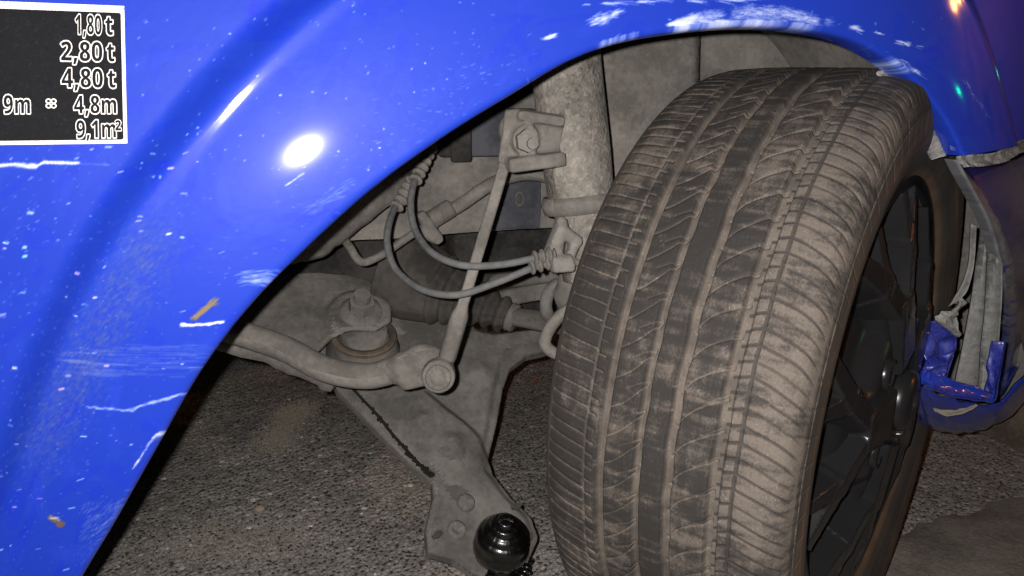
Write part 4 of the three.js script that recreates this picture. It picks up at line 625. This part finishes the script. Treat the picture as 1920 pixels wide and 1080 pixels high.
leaf(1003, 718, 0.014, 0.4, 'fallen_leaf', 'curled orange leaf scrap on asphalt beside the control arm');
leaf(1031, 738, 0.008, 1.4, 'fallen_leaf_001', 'small orange leaf scrap on asphalt against the tyre');

function sand(name, pts, n, spread, label) {
  const g = new THREE.IcosahedronGeometry(0.001, 0), m = new THREE.InstancedMesh(g, new THREE.MeshStandardMaterial({ color: 0xffffff, roughness: 0.95 }), n), q = new THREE.Object3D(), col = new THREE.Color(); m.name = name;
  const P = pts.map(([x, y]) => onY(x, y, 0));
  for (let i = 0; i < n; i++) { const s = rnd() * (P.length - 1.001), k = Math.floor(s), c = P[k].clone().lerp(P[k + 1], s - k), r = spread * Math.sqrt(-2 * Math.log(1 - rnd() * 0.98)) * 0.5, a = rnd() * 6.28, x = c.x + Math.cos(a) * r, z = c.z + Math.sin(a) * r; q.position.set(x, -0.0035 + aggAt(x, z) * 0.0055, z); const w = 0.5 + rnd() * rnd() * 1.6; q.scale.set(w, w * 0.6, w); q.rotation.set(rnd() * 6, rnd() * 6, 0); q.updateMatrix(); m.setMatrixAt(i, q.matrix); const t = 0.7 + rnd() * 0.6; m.setColorAt(i, col.setRGB(0.26 * t, 0.225 * t, 0.18 * t)); }
  shadows(m); m.userData = { kind: 'stuff', label, category: 'sand' }; scene.add(m);
}
sand('sand_patch', [[560, 760], [545, 785], [505, 840]], 9000, 0.045, 'tan streak of loose sand on asphalt behind the control arm');
sand('sand_patch_001', [[560, 1020], [420, 1000], [300, 1040]], 4200, 0.09, 'pale dusting of sand on asphalt below the wing edge');

// ------------------------------------------------------------------ what the paint mirrors: flash, traffic light, street lamp
{
  const unit = new THREE.Group(); unit.name = 'flash_lamp'; unit.position.copy(FLASH).addScaledVector(FWD, -0.012); unit.quaternion.copy(camera.quaternion); scene.add(unit);
  thing(unit, 'small white flash lamp held beside the viewpoint', 'flash');
  part('housing', new THREE.CylinderGeometry(0.009, 0.009, 0.006, 24).rotateX(Math.PI / 2).translate(0, 0, 0.002), M.mattBlack, unit);
  part('diode', new THREE.CylinderGeometry(0.0045, 0.0045, 0.002, 20).rotateX(Math.PI / 2).translate(0, 0, -0.003), new THREE.MeshStandardMaterial({ color: 0xffffff, emissive: 0xfff4e4, emissiveIntensity: 20 }), unit);
}
function pole(parent, h, r) { part('post', turned(V(0, 0, 0), V(0, h, 0), [[0, 0], [0, r * 1.8], [0.25, r * 1.7], [0.3, r], [h, r * 0.75], [h, 0]], 20), M.steel, parent); }
function signal(name, x, z, h, label) {                                  // traffic signal showing green, facing the van
  const o = new THREE.Group(); o.name = name; o.position.set(x, 0, z); o.rotation.y = Math.atan2(-x + 0.7, -z); scene.add(o); thing(o, label, 'traffic light', 'traffic lights at the crossing');
  pole(o, h + 0.5, 0.055);
  const body = part('housing', boxUV(new THREE.BoxGeometry(0.3, 0.92, 0.2).translate(0, h + 0.3, 0.15)), M.mattBlack, o);
  [[0.6, 0x200404, 0], [0.3, 0x201404, 0], [0, 0x06110c, 1]].forEach(([dy, c, on]) => {
    part('lens', new THREE.SphereGeometry(0.1, 24, 10, 0, 6.2832, 0, 0.9).rotateX(Math.PI / 2).scale(1, 1, 0.4).translate(0, h + dy, 0.23), new THREE.MeshStandardMaterial({ color: c, roughness: 0.3, emissive: on ? 0x10ffb0 : 0, emissiveIntensity: on ? 26 : 0 }), o);
    part('visor', new THREE.CylinderGeometry(0.115, 0.115, 0.16, 24, 1, true, -1.9, 3.8).rotateX(-Math.PI / 2).rotateZ(Math.PI).translate(0, h + dy, 0.32), M.mattBlack, o);
  });
  const l = new THREE.PointLight(0x10ffb0, 0.9, 0, 2); l.position.set(0, h, 0.32); l.shadow.radius = 4; l.castShadow = true; o.add(l);
}
signal('traffic_light', 11.6, 4.4, 1.7, 'traffic light showing green on the same side as the street lamp');
signal('traffic_light_001', 9.8, -4.2, 1.9, 'traffic light showing green across from the street lamp');
function lamp(name, x, z, label) {
  const o = new THREE.Group(); o.name = name; o.position.set(x, 0, z); scene.add(o); thing(o, label, 'street lamp', 'street lamps along the house front');
  pole(o, 4.1, 0.06); part('arm', tube([V(0, 4.05, 0), V(-0.15, 4.2, 0), V(-0.5, 4.22, 0)], 0.03), M.steel, o);
  part('lamp_head', boxUV(new THREE.SphereGeometry(0.22, 24, 12, 0, 6.2832, 0, 1.6).scale(1.3, 0.5, 0.8).translate(-0.6, 4.18, 0)), M.mattBlack, o);
  part('lamp_glass', new THREE.SphereGeometry(0.19, 24, 12).scale(1.3, 0.45, 0.8).translate(-0.6, 4.16, 0), new THREE.MeshStandardMaterial({ color: 0x332211, emissive: 0xffa04a, emissiveIntensity: 30 }), o);
  const l = new THREE.PointLight(0xff9a48, 17, 0, 2); l.position.set(-0.6, 4.16, 0); l.shadow.radius = 6; l.castShadow = true; o.add(l);
}
lamp('street_lamp', 13.6, 3.4, 'street lamp with warm glowing head beside a green traffic light');
lamp('street_lamp_001', 13.4, -5.5, 'street lamp with warm glowing head away from the traffic lights');
{ // house front across the junction, lit by the street lamps
  const o = new THREE.Group(); o.name = 'house'; o.position.set(15, 0, 0); scene.add(o); thing(o, 'two storey brick house front lit by warm street lamps', 'house');
  const wallMat = dustMaterial([0.2, 0.1, 0.065], [0.36, 0.2, 0.13], 14), shape = new THREE.Shape([[-11, 0], [10, 0], [10, 6.4], [-11, 6.4]].map(([x, y]) => new THREE.Vector2(x, y)));
  const open = []; for (let k = 0; k < 7; k++) for (const y of [0.9, 3.9]) open.push([-10 + k * 2.9, y, 1.1, 1.5]);
  for (const [x, y, w, h] of open) shape.holes.push(new THREE.Path([[x, y], [x, y + h], [x + w, y + h], [x + w, y]].map(([a, b]) => new THREE.Vector2(a, b))));
  part('wall', boxUV(new THREE.ExtrudeGeometry(shape, { depth: 0.3, bevelEnabled: false }).rotateY(-Math.PI / 2).translate(0.3, 0, 0)), wallMat, o);
  const glass = new THREE.MeshStandardMaterial({ color: 0x0a0c10, roughness: 0.08 }), white = new THREE.MeshStandardMaterial({ color: 0xbdb6aa, roughness: 0.6 });
  for (const [x, y, w, h] of open) { const f = part('window', boxUV(mergeGeometries([new THREE.BoxGeometry(0.06, h, 0.07).translate(0.12, y + h / 2, x + 0.035), new THREE.BoxGeometry(0.06, h, 0.07).translate(0.12, y + h / 2, x + w - 0.035), new THREE.BoxGeometry(0.06, 0.07, w - 0.14).translate(0.12, y + 0.035, x + w / 2), new THREE.BoxGeometry(0.06, 0.07, w - 0.14).translate(0.12, y + h - 0.035, x + w / 2)])), white, o); part('pane', new THREE.BoxGeometry(0.012, h - 0.14, w - 0.14).translate(0.12, y + h / 2, x + w / 2), glass, f); part('sill', boxUV(new THREE.BoxGeometry(0.2, 0.06, w + 0.16).translate(-0.06, y - 0.03, x + w / 2)), white, f); }
  part('roof', boxUV(new THREE.BoxGeometry(3, 0.25, 21.6).translate(1.1, 6.53, -0.5)), M.grime, o);
}
renderer.render(scene, camera);
